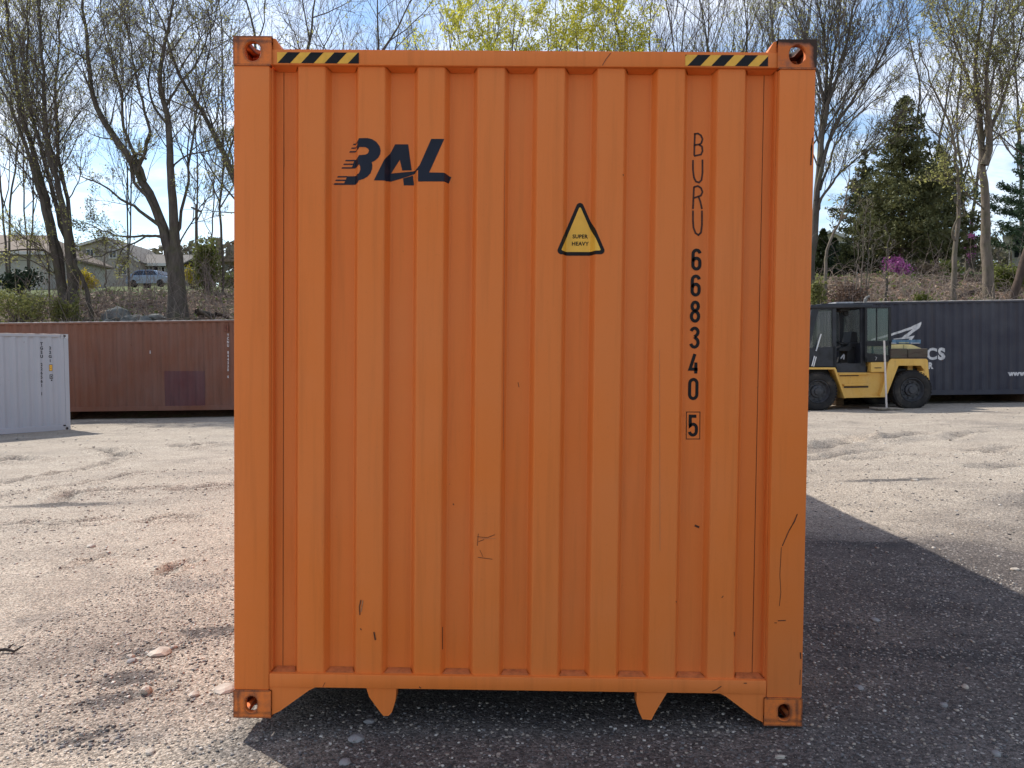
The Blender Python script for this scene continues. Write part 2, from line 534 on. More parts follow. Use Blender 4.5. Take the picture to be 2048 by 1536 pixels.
def hull_parts(root, L, H, M, dark, castM, front_custom=False, rail_mat=None):
    """the parts every container shares; local frame: width along x, length along +y, base z = 0"""
    rail = rail_mat or M
    for sx in (-1, 1):
        mb = MB()
        f = lambda u, d, z: Vector((sx * (W2 - 0.012 - d), u, z))
        corrugated(mb, 0.11, L - 0.11, 0.16, H - 0.085, f)
        mb.build('side_wall', M, root)
        mb = MB(); mb.box(sx * W2 - (0.055 if sx > 0 else 0), sx * W2 + (0.055 if sx < 0 else 0), 0.178, L - 0.178, H - 0.086, H - 0.008, bev=0.020); mb.build('top_side_rail', rail, root)
        if not front_custom:  # added scalloped strip, its pale colour stands in for a sunlit edge glint
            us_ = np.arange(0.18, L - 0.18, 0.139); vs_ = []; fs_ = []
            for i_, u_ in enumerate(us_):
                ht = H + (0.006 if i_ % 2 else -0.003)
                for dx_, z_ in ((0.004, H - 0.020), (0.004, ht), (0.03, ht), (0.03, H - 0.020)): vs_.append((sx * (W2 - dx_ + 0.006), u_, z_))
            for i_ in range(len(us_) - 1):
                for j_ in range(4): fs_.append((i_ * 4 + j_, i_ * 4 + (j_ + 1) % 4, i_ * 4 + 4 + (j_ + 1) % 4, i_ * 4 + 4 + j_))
            mb = MB(); mb.add(vs_, fs_); mb.build('roof_glint_strip', M_GLINT, root)
        mb = MB(); mb.box(sx * W2 - (0.05 if sx > 0 else 0), sx * W2 + (0.05 if sx < 0 else 0), 0.178, L - 0.178, 0.016, 0.162, bev=0.005); mb.build('bottom_side_rail', rail, root)
        for end in (0, 1):
            for top in (0, 1):
                casting(root, castM, sx, H - 0.118 if top else 0.0, top, 0.0 if end == 0 else L, front=(end == 0))
    # roof, corrugated crosswise
    mb = MB()
    corrugated(mb, 0.15, L - 0.15, -W2 + 0.05, W2 - 0.05, lambda u, d, z: Vector((z, u, H - 0.012 - d * 0.6)))
    mb.build('roof', M, root)
    mb = MB(); mb.box(-W2 + 0.06, W2 - 0.06, 0.1, L - 0.1, 0.125, 0.150)
    for k in range(int(L / 0.42)):
        mb.box(-W2 + 0.055, W2 - 0.055, 0.3 + k * 0.42, 0.345 + k * 0.42, 0.03, 0.124)
    mb.build('underframe', dark, root)
    # door end (far end)
    for sx in (-1, 1):
        mb = MB()
        mb.box(min(sx * W2, sx * (W2 - 0.12)), max(sx * W2, sx * (W2 - 0.12)), L - 0.1, L - 0.002, 0.118, H - 0.118, bev=0.005)
        mb.build('door_post', rail, root)
    for sx in (-1, 1):
        mb = MB()
        a, b = sorted((sx * 0.01, sx * 1.095))
        mb.box(a, b, L - 0.075, L - 0.030, 0.13, H - 0.12, bev=0.004)
        d = mb.build('door', M, root)
        for q in (0.28, 0.80):
            mb = MB(); mb.tube([(sx * q, L - 0.012, 0.10), (sx * q, L - 0.012, H - 0.10)], 0.017, 10)
            mb.build('lock_rod', rail, d)
    for za, zb in ((H - 0.118, H - 0.012), (0.016, 0.125)):
        mb = MB(); mb.box(-W2 + 0.163, W2 - 0.163, L - 0.10, L - 0.003, za, zb); mb.build('door_rail', rail, root)
    # blank end
    if not front_custom:
        mb = MB()
        corrugated(mb, -1.07, 1.07, 0.16, H - 0.12, lambda u, d, z: Vector((u, 0.02 + d, z)), pitch=0.25)
        mb.build('end_wall', M, root)
        for za, zb in ((H - 0.125, H - 0.03), (0.03, 0.165)):
            mb = MB(); mb.box(-W2 + 0.163, W2 - 0.163, 0.004, 0.10, za, zb); mb.build('end_rail', rail, root)
        for sx in (-1, 1):
            mb = MB(); mb.box(min(sx * W2, sx * (W2 - 0.15)), max(sx * W2, sx * (W2 - 0.15)), 0.002, 0.108, 0.118, H - 0.118, bev=0.006)
            mb.build('corner_post', rail, root)

M_GLINT = simple('painted_roof_glint', (0.55, 0.50, 0.46), 0.5, 0.25, 5)  # pale tone paints the sun glint along the roof edge
M_UNDER = simple('underframe_dark', (0.05, 0.045, 0.045), 0.85, 0.2, 8)
oc = empty('shipping_container', (0, 0, 0), label='orange high container end with striped tape and a yellow warning triangle', cat='shipping container')
hull_parts(oc, LC, HC, M_ORANGE, M_UNDER, M_CAST, front_custom=True)
m_rust = Mat('rusted_casting', 0.75, 0.3)
_n = m_rust.noise(11, 8, 0.7, m_rust.map(loc=(2, 5, 1)))
_sx, _sy, _sz = m_rust.sep()
_e = m_rust.math('ADD', m_rust.ramp(_sz, 2.862, 2.896, 0, .55), m_rust.ramp(_sx, 1.185, 1.219, 0, .45))
_w = m_rust.math('ADD', _n, _e)
m_rust.color(m_rust.cramp(_w, [(.50, (0.62, 0.155, 0.035)), (.62, (0.40, 0.13, 0.06)), (.72, (0.22, 0.075, 0.04)), (.84, (0.05, 0.028, 0.02))])).bump(_n, .5, .006)
for _o in oc.children:
    if _o.name.startswith('corner_casting'):
        _c = sum((v.co for v in _o.data.vertices), Vector()) / len(_o.data.vertices)
        if _c.x > 0 and _c.z > 2 and _c.y < 1:
            _o.data.materials[0] = m_rust.m; _o['label'] = 'rust blackened top right casting'
for sx in (-1, 1):                                     # corner posts of the blank end
    mb = MB()
    mb.box(min(sx * W2, sx * (W2 - 0.153)), max(sx * W2, sx * (W2 - 0.153)), 0.003, 0.108, 0.1185, HC - 0.1185, bev=0.009)
    xi = sx * (W2 - 0.1535)
    mb.box(min(xi, xi - sx * 0.006), max(xi, xi - sx * 0.006), 0.030, 0.072, 0.20, 2.777)     # return lip
    for zz_, ln in ((HC - 0.1185, 1), (0.1185, 1)):     # weld line under the casting
        mb.box(min(sx * W2, sx * (W2 - 0.158)) + 0.002, max(sx * W2, sx * (W2 - 0.158)) - 0.002, -0.0005, 0.02, zz_ - 0.004, zz_ + 0.003, 1)
    if sx > 0:                                          # scrapes on the right post
        def onpost(px, py): 
            p = at(px, py, 0.0); return (p.x, p.z)
        for pts, w, mi in (([(1565, 1092), (1578, 1062), (1590, 1042), (1595, 1028)], 0.006, 2), ([(1563, 1095), (1560, 1150), (1562, 1185), (1559, 1212)], 0.0035, 2), ([(1594, 1030), (1580, 1060)], 0.003, 1),
                           ([(1556, 1242), (1572, 1241)], 0.006, 2), ([(1549, 1246), (1554, 1246)], 0.004, 2), ([(1624, 290), (1622, 330)], 0.010, 2), ([(1626, 275), (1622, 300)], 0.005, 2), ([(1601, 1305), (1602, 1318)], 0.008, 2), ([(1592, 1400), (1595, 1440)], 0.006, 2), ([(1601, 1340), (1600, 1370)], 0.004, 2)):
            for q in stroke([onpost(*p) for p in pts], w * .62):
                mb.add([(x, 0.0015, z) for x, z in q], [(0, 1, 2, 3)], mi)
    mb.build('corner_post', [M_ORANGE, M_CAST, M_SCUFF], oc, smooth=True)
# corrugated blank end with sills at the foot of each channel, seams and scuffs
Z0P, Z1P = 0.193, 2.779
mb = MB()
vs = []; fs = []
zs = np.linspace(Z0P, Z1P, 30)
for x, y in PANELS:
    for z in zs:
        w = 0.0015 * noise.noise(Vector((x * 1.7, z * 1.5, 3.1)))
        vs.append((x, y + w, z))
nz = len(zs)
for i in range(len(PANELS) - 1):
    for j in range(nz - 1): fs.append((i * nz + j, (i + 1) * nz + j, (i + 1) * nz + j + 1, i * nz + j + 1))
mb.add(vs, fs, 0)
edges = [-1.065] + sum(([c - RIB / 2 - 0.004, c + RIB / 2 + 0.004] for c in RIBX), []) + [1.065]
for k in range(0, len(edges), 2):                       # sloping closing plates
    a, b = edges[k], edges[k + 1]
    mb.add([(a + 0.004, Y_RIB + 0.001, Z0P - 0.001), (b - 0.004, Y_RIB + 0.001, Z0P - 0.001), (b - 0.018, Y_DEEP - 0.002, Z0P + 0.011), (a + 0.018, Y_DEEP - 0.002, Z0P + 0.011)], [(0, 1, 2, 3)], 1)
    mb.add([(a + 0.004, Y_RIB + 0.002, Z1P), (b - 0.004, Y_RIB + 0.002, Z1P), (b - 0.018, Y_DEEP - 0.002, Z1P - 0.010), (a + 0.018, Y_DEEP - 0.002, Z1P - 0.010)], [(3, 2, 1, 0)], 0)
for xs_ in (-1.0245, 1.0215):                           # sealant seams
    mb.add([(xs_ - 0.0010, Y_DEEP - 0.002, Z0P + 0.01), (xs_ + 0.0010, Y_DEEP - 0.002, Z0P + 0.01), (xs_ + 0.0010, Y_DEEP - 0.002, Z1P - 0.01), (xs_ - 0.0010, Y_DEEP - 0.002, Z1P - 0.01)], [(0, 1, 2, 3)], 2)
end_wall = mb.build('end_wall', [M_ORANGE, M_DUST, M_SEAM], oc, fix=False)
def onpanel(px, py):
    p = at(px, py, 0.03); return (p.x, p.z)
scr = []
for pts, w, mi in (([(723, 1198), (720, 1212), (721, 1228)], 0.006, 0), ([(727, 1199), (723, 1222)], 0.006, 1), ([(749, 1262), (752, 1278)], 0.009, 0), ([(722, 1255), (724, 1258)], 0.006, 0),
                   ([(957, 1066), (955, 1090)], 0.003, 0), ([(955, 1072), (975, 1074), (990, 1068)], 0.003, 0), ([(957, 1082), (968, 1078)], 0.003, 0), ([(956, 1113), (985, 1117)], 0.003, 0), ([(960, 1098), (966, 1112)], 0.002, 0), ([(960, 1076), (992, 1076)], 0.002, 1),
                   ([(1393, 1054), (1402, 1058)], 0.012, 0), ([(1467, 1262), (1469, 1272)], 0.006, 0), ([(1445, 1190), (1442, 1194)], 0.004, 0), ([(885, 1255), (885, 1300)], 0.003, 0), ([(563, 290), (563, 330)], 0.003, 0), ([(1036, 765), (1038, 775)], 0.003, 0),
                   ([(1245, 350), (1247, 352)], 0.006, 0), ([(905, 1010), (906, 1013)], 0.006, 0), ([(1351, 1201), (1353, 1204)], 0.005, 0), ([(1318, 700), (1319, 1100)], 0.0018, 1), ([(1010, 300), (1007, 900)], 0.0016, 1)):
    for q in stroke([onpanel(*p) for p in pts], w * .7): scr.append((q, mi, 0.0))
sco = drape('scuff_marks', scr, [M_SCUFF, M_SCUFF2], None, off=0.003)
_bm = bmesh.new(); _bm.from_mesh(end_wall.data)
_nf = len(_bm.faces); _bm.from_mesh(sco.data); _bm.faces.ensure_lookup_table()
for _f in _bm.faces[_nf:]: _f.material_index += 3
_bm.to_mesh(end_wall.data); _bm.free()
end_wall.data.materials.append(M_SCUFF); end_wall.data.materials.append(M_SCUFF2)
bpy.data.objects.remove(sco)
# rails
mb = MB(); mb.box(-1.0655, 1.0655, 0.006, 0.095, 2.780, 2.841, bev=0.004); mb.box(-1.0655, 1.0655, 0.012, 0.2, 2.8412, 2.846)
for pts, w in (([(1205, 130), (1212, 118), (1222, 105)], 0.005),):
    for q in stroke([(at(*p, 0).x, at(*p, 0).z) for p in pts], w * .6): mb.add([(x, 0.004, z) for x, z in q], [(0, 1, 2, 3)], 1)
mb.build('top_end_rail', [M_ORANGE, M_CAST], oc, smooth=True)
mb = MB(); mb.box(-1.066, 1.066, 0.004, 0.095, 0.134, 0.193, bev=0.004)
for pts, w in (([(1425, 1383), (1433, 1380), (1443, 1373)], 0.006), ([(1488, 1367), (1494, 1367)], 0.007), ([(645, 1375), (650, 1365)], 0.003), ([(838, 1374), (842, 1377)], 0.006)):
    for q in stroke([(at(*p, 0).x, at(*p, 0).z) for p in pts], w * .6): mb.add([(x, 0.0025, z) for x, z in q], [(0, 1, 2, 3)], 1)
mb.build('bottom_end_rail', [M_ORANGE, M_SCUFF], oc, smooth=True)
FZ = lambda u, v, d: Vector((u, d, v))
for sx in (-1, 1):
    mb = MB()                                            # gusset between casting and rail, foot
    mb.prism([(sx * 1.056, 0.1335), (sx * 0.868, 0.1335), (sx * 0.895, 0.120), (sx * 1.02, 0.028), (sx * 1.056, 0.010), (sx * 1.056, 0.1192), (sx * 1.0655, 0.1192), (sx * 1.0655, 0.1335)], FZ, 0.010, 0.085)
    mb.build('gusset', M_ORANGE, oc)
    mb = MB()                                            # gusset at the top casting
    mb.prism([(sx * 1.0565, 2.842), (sx * 1.0565, 2.893), (sx * 1.046, 2.893), (sx * 1.022, 2.853), (sx * 1.022, 2.842)], FZ, 0.018, 0.150)
    mb.build('gusset', M_ORANGE, oc)
for k, (a, b, c, d) in enumerate((((-0.648), (-0.518), (-0.582), (-0.545)), ((0.514), (0.644), (0.536), (0.582)))):
    mb = MB()
    if k == 0: pts = [(a, 0.1335), (b, 0.1335), (b - 0.004, 0.085), (d + 0.008, 0.030), (d - 0.006, 0.014), (c + 0.008, 0.013), (c - 0.006, 0.030), (a + 0.012, 0.095)]
    else: pts = [(a, 0.1335), (b, 0.1335), (b - 0.014, 0.110), (d + 0.010, 0.042), (d - 0.004, 0.013), (c + 0.004, 0.016), (c - 0.010, 0.045), (a, 0.08)]
    mb.prism(pts, FZ, 0.010, 0.075)
    mb.build('fork_guide', M_ORANGE, oc)
# striped tape on the top rail
def clipx(pts, x0, x1):
    for lim, sg in ((x0, 1), (x1, -1)):
        out = []
        for i in range(len(pts)):
            p, q = pts[i], pts[(i + 1) % len(pts)]
            ip, iq = sg * (p[0] - lim) >= 0, sg * (q[0] - lim) >= 0
            if ip: out.append(p)
            if ip != iq:
                t = (lim - p[0]) / (q[0] - p[0]); out.append((lim, p[1] + t * (q[1] - p[1])))
        pts = out
        if len(pts) < 3: return []
    return pts
for x0, x1, ph in ((-1.035, -0.691, 0.02), (0.674, 1.018, 0.10)):
    mb = MB(); za, zb = 2.7860, 2.8310
    mb.add([(x0, 0.0045, za), (x1, 0.0045, za), (x1, 0.0045, zb), (x0, 0.0045, zb)], [(0, 1, 2, 3)], 0)
    per = 0.0985
    for k in range(-1, 5):
        b = x0 + (k + ph) * per
        pts = clipx([(b, za), (b + 0.053, za), (b + 0.053 + 0.042, zb), (b + 0.042, zb)], x0, x1)
        if pts: mb.add([(u, 0.0038, v) for u, v in pts], [tuple(range(len(pts)))], 1)
    mb.build('hazard_tape', [M_YELTAPE, M_BLACKP], oc, fix=False)
# lettering BAL, traced
def zpx(u, v, ox, oy, s): return at(ox + u / s, oy + v / s, 0.035)
def zp(pts, ox, oy, s): 
    return [(p.x, p.z) for p in (zpx(u, v, ox, oy, s) for u, v in pts)]
LB = [(545,195),(660,193),(720,208),(780,245),(823,305),(838,360),(830,415),(800,465),(760,500),(715,522),(725,560),(720,615),(700,672),(655,720),(600,750),(545,765),(520,795),(300,795),(350,678),(535,676),(550,655),(562,620),(560,580),(545,548),(520,570),(410,570),(450,455),(520,455),(545,425),(630,418),(665,400),(680,365),(665,335),(630,316),(545,315),(530,345),(498,345),(505,300),(515,240)]
LA = [(745,768),(1010,237),(1190,237),(1238,596),(1108,598),(1075,450),(955,640),(1330,603),(1368,560),(1345,625),(1160,690),(940,755),(905,770)]
LA2 = [(1120,708),(1255,668),(1272,803),(1130,803)]
LL = [(1525,205),(1702,205),(1497,660),(1720,664),(1785,690),(1750,783),(1345,783),(1345,625),(1368,560)]
STR = [(222,675,352,693,-9),(195,724,332,742,-9),(175,773,318,795,-10),(330,452,460,470,-8),(305,503,438,520,-8),(280,553,420,572,-8),(437,230,525,247,-8),(412,282,515,298,-8),(387,332,505,350,-8)]
polys = [(zp(p, 640, 250, 6.827), 0, 0.0) for p in (LB, LA, LA2, LL)]
for x0, y0, x1, y1, sl in STR:
    polys.append((zp([(x0, y0), (x1, y0), (x1 + sl, y1), (x0 + sl, y1)], 640, 250, 6.827), 0, 0.0004))
drape('lettering', polys, [M_NAVY], oc, off=0.0014)['label'] = 'dark navy letters BAL with speed stripes'
# warning triangle
def rounded(cs, r, n=8):
    out = []
    k = len(cs)
    for i in range(k):
        a, p, b = Vector(cs[i - 1]), Vector(cs[i]), Vector(cs[(i + 1) % k])
        def nn(d): return Vector((d.y, -d.x)).normalized()
        n1, n2 = nn(p - a), nn(b - p)
        a0, a1 = math.atan2(n1.y, n1.x), math.atan2(n2.y, n2.x)
        while a1 < a0: a1 += 2 * math.pi
        if a1 - a0 > math.pi: a1 -= 2 * math.pi
        for j in range(n + 1):
            t = a0 + (a1 - a0) * j / n
            out.append((p.x + r * math.cos(t), p.y + r * math.sin(t)))
    return out
def ztri(cs, r):
    q = zp(cs, 1080, 380, 10.24)          # apex, left foot, right foot: anticlockwise seen from the front
    return rounded(q, r)
s_ = 1 / 10.24 / 478
tri_o = ztri([(830, 312), (432, 1250), (1236, 1250)], 78 * s_)
tri_i = ztri([(830, 352), (462, 1228), (1210, 1228)], 22 * s_)
sg = drape('warning_sticker', [(tri_o, 0, 0.0), (tri_i, 1, 0.0007)], [M_BLACKP, M_YELSIGN], oc, off=0.0016)

def text_polys(txt, size, x, z, sx=1.0, align='CENTER', spacing=1.0, bold=0.0, line=1.0):
    """font outlines as triangles [(x, z)x3]"""
    cu = bpy.data.curves.new('writing', 'FONT')
    cu.body = txt; cu.size = size; cu.align_x = align; cu.align_y = 'CENTER'; cu.space_character = spacing; cu.space_line = line
    cu.offset = bold; cu.fill_mode = 'FRONT'; cu.resolution_u = 3
    o = bpy.data.objects.new('writing', cu)
    me = bpy.data.meshes.new_from_object(o)
    out = []
    for p in me.polygons:
        out.append([(x + me.vertices[i].co.x * sx, z + me.vertices[i].co.y) for i in p.vertices])
    bpy.data.objects.remove(o); bpy.data.curves.remove(cu); bpy.data.meshes.remove(me)
    return out
tp = []
for w_, py in (('SUPER', 473.2), ('HEAVY', 487.6)):
    p = at(1160.3, py, 0.06)
    tp += [(t, 0, 0.0) for t in text_polys(w_, 0.0225, p.x, p.z, sx=1.0, spacing=1.05, bold=0.0006)]
drape('lettering', tp, [M_BLACKP], sg, off=0.0034)
# hand-written and stencilled number down one channel
num = []
def glyph(ch, px, py, hpx, w):
    p = at(px, py, 0.064); h = hpx / 471.0
    for pts, cl in DIG[ch]:
        for q in stroke([(p.x + (u - 0.25) * h * 0.88, p.z + (v - 0.5) * h) for u, v in pts], w, cl): num.append((q, 0, 0.0))
for ch, px, py in (('6', 1393, 519), ('6', 1391.5, 571), ('8', 1390.3, 623), ('3', 1389, 675), ('4', 1387.6, 727), ('0', 1386.6, 778), ('5', 1386, 851)):
    glyph(ch, px, py, 44, 0.0135)
bx = [at(px, py, 0.064) for px, py in ((1373, 824), (1400, 824), (1399.5, 878), (1372.5, 878))]
for q in stroke([(p.x, p.z) for p in bx], 0.003, True): num.append((q, 0, 0.0))
drape('serial_number', num, [M_BLACKP], oc, off=0.0016)
hand = []
HS = [ # B, U, R, U in photograph pixels
 [(1390, 267), (1389, 288), (1388.5, 311)], [(1388, 268), (1396, 267), (1402, 271), (1405, 278), (1403, 286), (1398, 289), (1389, 290)], [(1398, 289), (1404, 293), (1405, 302), (1402, 309), (1388, 312)],
 [(1386, 320), (1386, 340), (1388, 355), (1392, 363), (1398, 365), (1403, 360), (1405, 345), (1405, 319)],
 [(1388, 373), (1387, 395), (1386, 418)], [(1388, 374), (1396, 372), (1402, 376), (1405, 384), (1402, 391), (1388, 396)], [(1397, 393), (1401, 404), (1404, 418)],
 [(1386, 421), (1386, 440), (1387, 455), (1391, 466), (1397, 470), (1402, 465), (1404, 450), (1404, 421)],
]
for pts in HS:
    for q in stroke([(p.x, p.z) for p in (at(x, y, 0.064) for x, y in pts)], 0.0075): hand.append((q, 0, 0.0))
drape('handwriting', hand, [M_MARKER], oc, off=0.0016)
# ------------------------------------------------------------------ the ground: yard and the bank behind it
def plane_z(x): return 0.033 * 45 * math.tanh(x / 45) - 0.045
BANK = [(-500, 0), (21.75, 0.0), (22.4, 0.26), (23.7, 0.46), (25.0, 1.20), (27.0, 3.15), (30.0, 3.95), (33.0, 4.75), (36.0, 5.45), (40, 5.95), (75, 9.7), (120, 13.6), (300, 22), (1500, 24)]  # foot raised beneath the rear containers, shaped to block light in the gaps
BX = np.array([b[0] for b in BANK]); BZ = np.array([b[1] for b in BANK])
def nz3(x, y, z=0.0): return noise.noise(Vector((x, y, z)))
# tyre ruts and furrows: (polyline in yard xy, width, depth)
def gpx(px, py):
    d = CM @ Vector(((px - 1024) / FPX, -(py - 768) / FPX, -1.0))
    t = (0.033 * CAM.x - 0.045 - CAM.z) / (d.z - 0.033 * d.x)
    p = CAM + d * t
    return (p.x, p.y)
RUTS = [([(0, 968), (60, 958), (120, 948), (180, 938), (215, 926), (235, 920)], 0.16, 0.035),
        ([(0, 995), (100, 978), (180, 965), (250, 952), (285, 946)], 0.12, 0.028),
        ([(190, 900), (215, 902), (235, 908), (250, 915)], 0.22, 0.05), ([(355, 892), (380, 897), (400, 893), (425, 888)], 0.2, 0.045),
        ([(120, 1003), (140, 990), (200, 984), (260, 982), (330, 976)], 0.15, 0.03), ([(290, 1045), (330, 1040), (390, 1035)], 0.12, 0.03),
        ([(0, 925), (30, 920), (50, 922)], 0.25, 0.05), ([(0, 1052), (60, 1048), (120, 1050), (180, 1045), (230, 1036)], 0.12, 0.022),
        ([(330, 1148), (345, 1136), (375, 1126)], 0.08, 0.02), ([(135, 1138), (180, 1122), (215, 1110)], 0.08, 0.018),
        ([(360, 980), (420, 975), (466, 970)], 0.16, 0.03),
        ([(1630, 895), (1665, 890), (1690, 882)], 0.3, 0.05), ([(1725, 875), (1760, 880), (1795, 875), (1840, 868)], 0.28, 0.05), ([(1905, 880), (1920, 868), (1960, 862)], 0.2, 0.03), ([(1940, 900), (1985, 905), (2010, 895)], 0.2, 0.03),
        ([(1625, 918), (1670, 912), (1720, 906), (1760, 898)], 0.2, 0.03), ([(1810, 912), (1850, 910)], 0.15, 0.03), ([(1700, 920), (1760, 917)], 0.12, 0.025), ([(1960, 935), (2048, 930)], 0.2, 0.025)]
DAMP = [(262, 1352, .20, .12, 15), (225, 1395, .18, .10, 30), (165, 1475, .12, .05, 40), (300, 1300, .22, .07, 20), (420, 1260, .22, .10, 10), (1650, 1252, .25, .06, 0), (1930, 1310, .45, .12, -10), (1760, 1300, .4, .06, 0), (1750, 1090, .5, .12, -12), (120, 1010, .8, .15, 8), (1780, 960, .7, .15, 5)]
RUTW = [([gpx(*p) for p in pts], w, d) for pts, w, d in RUTS]
RSEG = []
for pts, w, d in RUTW:
    for a, b in zip(pts, pts[1:]): RSEG.append((*a, *b, w, d))
RSEG = np.array(RSEG)
def height_np(X, Y, detail=True):
    Z = 0.033 * 45 * np.tanh(X / 45) - 0.045
    Z = Z + np.interp(Y, BX, BZ)
    if detail:
        for ax, ay, bx_, by_, w, d in RSEG:
            vx, vy = bx_ - ax, by_ - ay
            t = np.clip(((X - ax) * vx + (Y - ay) * vy) / (vx * vx + vy * vy), 0, 1)
            q = ((X - ax - t * vx) ** 2 + (Y - ay - t * vy) ** 2) / (w * w)
            d = d * 1.35
            Z = Z - d * np.exp(-q * 2.2) + 0.6 * d * np.exp(-(np.sqrt(q) - 1.25) ** 2 * 9)
    return Z
def bumps(x, y):
    if y > 23.0:
        k = min(1, (y - 23.0) / 4)
        return k * (0.22 * nz3(x * .35, y * .35) + 0.10 * nz3(x * 1.1, y * 1.1, 4))
    return 0.016 * math.exp(-((x + 1.75) ** 2 / .12 + (y - .55) ** 2 / .06)) * nz3(x * 22, y * 22, 5) + 0.018 * nz3(x * .55, y * .55, 1) + 0.010 * nz3(x * 1.9, y * 1.9, 2) + 0.004 * nz3(x * 6.5, y * 6.5, 3)
def gz(x, y): return float(height_np(np.array([x], float), np.array([y], float))[0]) + bumps(x, y)

def axis(breaks):
    out = []
    for a, b, st in breaks:
        out += list(np.arange(a, b, st))
    out.append(breaks[-1][1]); return np.array(out)
GX = axis([(-400, -60, 40), (-60, -30, 6), (-30, -16, 1.0), (-16, -6, 0.11), (-6, -3.2, 0.07), (-3.2, 3.6, 0.032), (3.6, 7, 0.07), (7, 18, 0.13), (18, 32, 1.0), (32, 60, 6), (60, 400.1, 40)])
GY = axis([(-120, -20, 20), (-20, -3, 1.5), (-3, -0.8, 0.1), (-0.8, 3.0, 0.026), (3.0, 8, 0.06), (8, 18, 0.10), (18, 21.7, 0.3), (21.7, 37, 0.22), (37, 80, 2.0), (80, 200, 20), (200, 1200, 200)])
XX, YY = np.meshgrid(GX, GY, indexing='ij')
ZZ = height_np(XX, YY)
nbx, nby = XX.shape
BB = np.zeros_like(ZZ)
for i in range(nbx):
    for j in range(nby):
        BB[i, j] = bumps(XX[i, j], YY[i, j])
ZZ = ZZ + BB
ZZ = np.where((np.abs(XX) < 1.23) & (YY > 0.0) & (YY < 12.2), np.minimum(ZZ, -0.004), ZZ)
def sheet(name, j0, j1, mat):
    n = NP()
    V = np.stack([XX[:, j0:j1], YY[:, j0:j1], ZZ[:, j0:j1]], -1)
    a, b = V.shape[:2]
    n.v.append(V.reshape(-1, 3))
    i, j = np.meshgrid(np.arange(a - 1), np.arange(b - 1), indexing='ij')
    A = i * b + j
    q = np.stack([A, A + b, A + b + 1, A + 1], -1).reshape(-1, 4)
    n.q.append(q); n.qm.append(np.zeros(len(q), int))
    o = n.build(name, mat)
    o['kind'] = 'structure'
    return o

g = Mat('yard_dirt', 0.92, 0.25)
P_ = g.obj()
sx_, sy_, sz_ = g.sep()
big = g.noise(0.33, 6, 0.62)
mid = g.noise(1.6, 7, 0.65, dist=0.3)
streaky = g.noise(1.1, 6, 0.62, g.map((0.35, 1.0, 1.0), rot=(0, 0, R(-12))))
fine = g.noise(24, 8, 0.7)
at_ = g.n.new('ShaderNodeAttribute'); at_.attribute_name = 'rut'
rutf = g.math('MULTIPLY', at_.outputs['Fac'], g.ramp(g.noise(3.2, 6, 0.7), 0.40, 0.56))
grain = g.vor(85, out='Color')
grain2 = g.vor(210, out='Color')
tan_ = g.mix(g.ramp(mid, 0.3, 0.7), (0.308, 0.258, 0.206), (0.395, 0.338, 0.272))
tan_ = g.mix(g.ramp(streaky, 0.50, 0.72, 0, 0.55), tan_, (0.19, 0.165, 0.14))
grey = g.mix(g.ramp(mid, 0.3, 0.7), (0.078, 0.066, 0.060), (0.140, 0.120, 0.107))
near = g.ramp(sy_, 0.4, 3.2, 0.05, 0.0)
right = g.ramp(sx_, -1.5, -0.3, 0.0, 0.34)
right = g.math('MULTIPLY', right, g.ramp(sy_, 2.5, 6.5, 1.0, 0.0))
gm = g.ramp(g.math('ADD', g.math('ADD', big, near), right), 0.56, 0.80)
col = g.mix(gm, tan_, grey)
# coarse dark wet-looking patches of loose asphalt millings
pat = g.math('MULTIPLY', g.ramp(g.noise(1.15, 5, 0.6, g.map(loc=(7.3, 2.1, 0))), 0.57, 0.68), g.ramp(sy_, 1.5, 4.5, 0.62, 0.0))
col = g.mix(pat, col, (0.085, 0.080, 0.080))
da_ = g.n.new('ShaderNodeAttribute'); da_.attribute_name = 'damp'
dampf = g.ramp(g.math('ADD', da_.outputs['Fac'], g.math('MULTIPLY', g.math('SUBTRACT', g.noise(13, 8, 0.75), 0.5), 1.7)), 0.30, 0.66, 0, 0.86)
col = g.mix(dampf, col, (0.066, 0.059, 0.056))
col = g.mix(rutf, col, (0.075, 0.062, 0.052))
# grains: pale and dark chips
gs = g.n.new('ShaderNodeSeparateColor'); g.l.new(grain, gs.inputs[0])
gs2 = g.n.new('ShaderNodeSeparateColor'); g.l.new(grain2, gs2.inputs[0])
k1 = g.ramp(gs.outputs[0], 0.0, 1.0, 0.55, 1.5)
k2 = g.ramp(gs2.outputs[0], 0.0, 1.0, 0.62, 1.42)
mul = g.n.new('ShaderNodeVectorMath'); mul.operation = 'SCALE'
g.l.new(col, mul.inputs[0]); g.l.new(g.math('MULTIPLY', k1, k2), mul.inputs['Scale'])
col = g.mix(g.ramp(gs.outputs[1], 0.962, 0.970, 0, 0.6), mul.outputs[0], (0.50, 0.46, 0.41))
col = g.mix(g.ramp(gs.outputs[2], 0.95, 0.96, 0, 0.75), col, (0.05, 0.046, 0.045))
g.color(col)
hgt = g.math('ADD', g.math('MULTIPLY', g.vor(85, out='Distance'), -0.5), g.math('ADD', g.math('MULTIPLY', fine, 1.2), g.math('MULTIPLY', g.vor(34, out='Distance'), -0.35)))
g.bump(hgt, 0.85, 0.016)
M_YARD = g.m

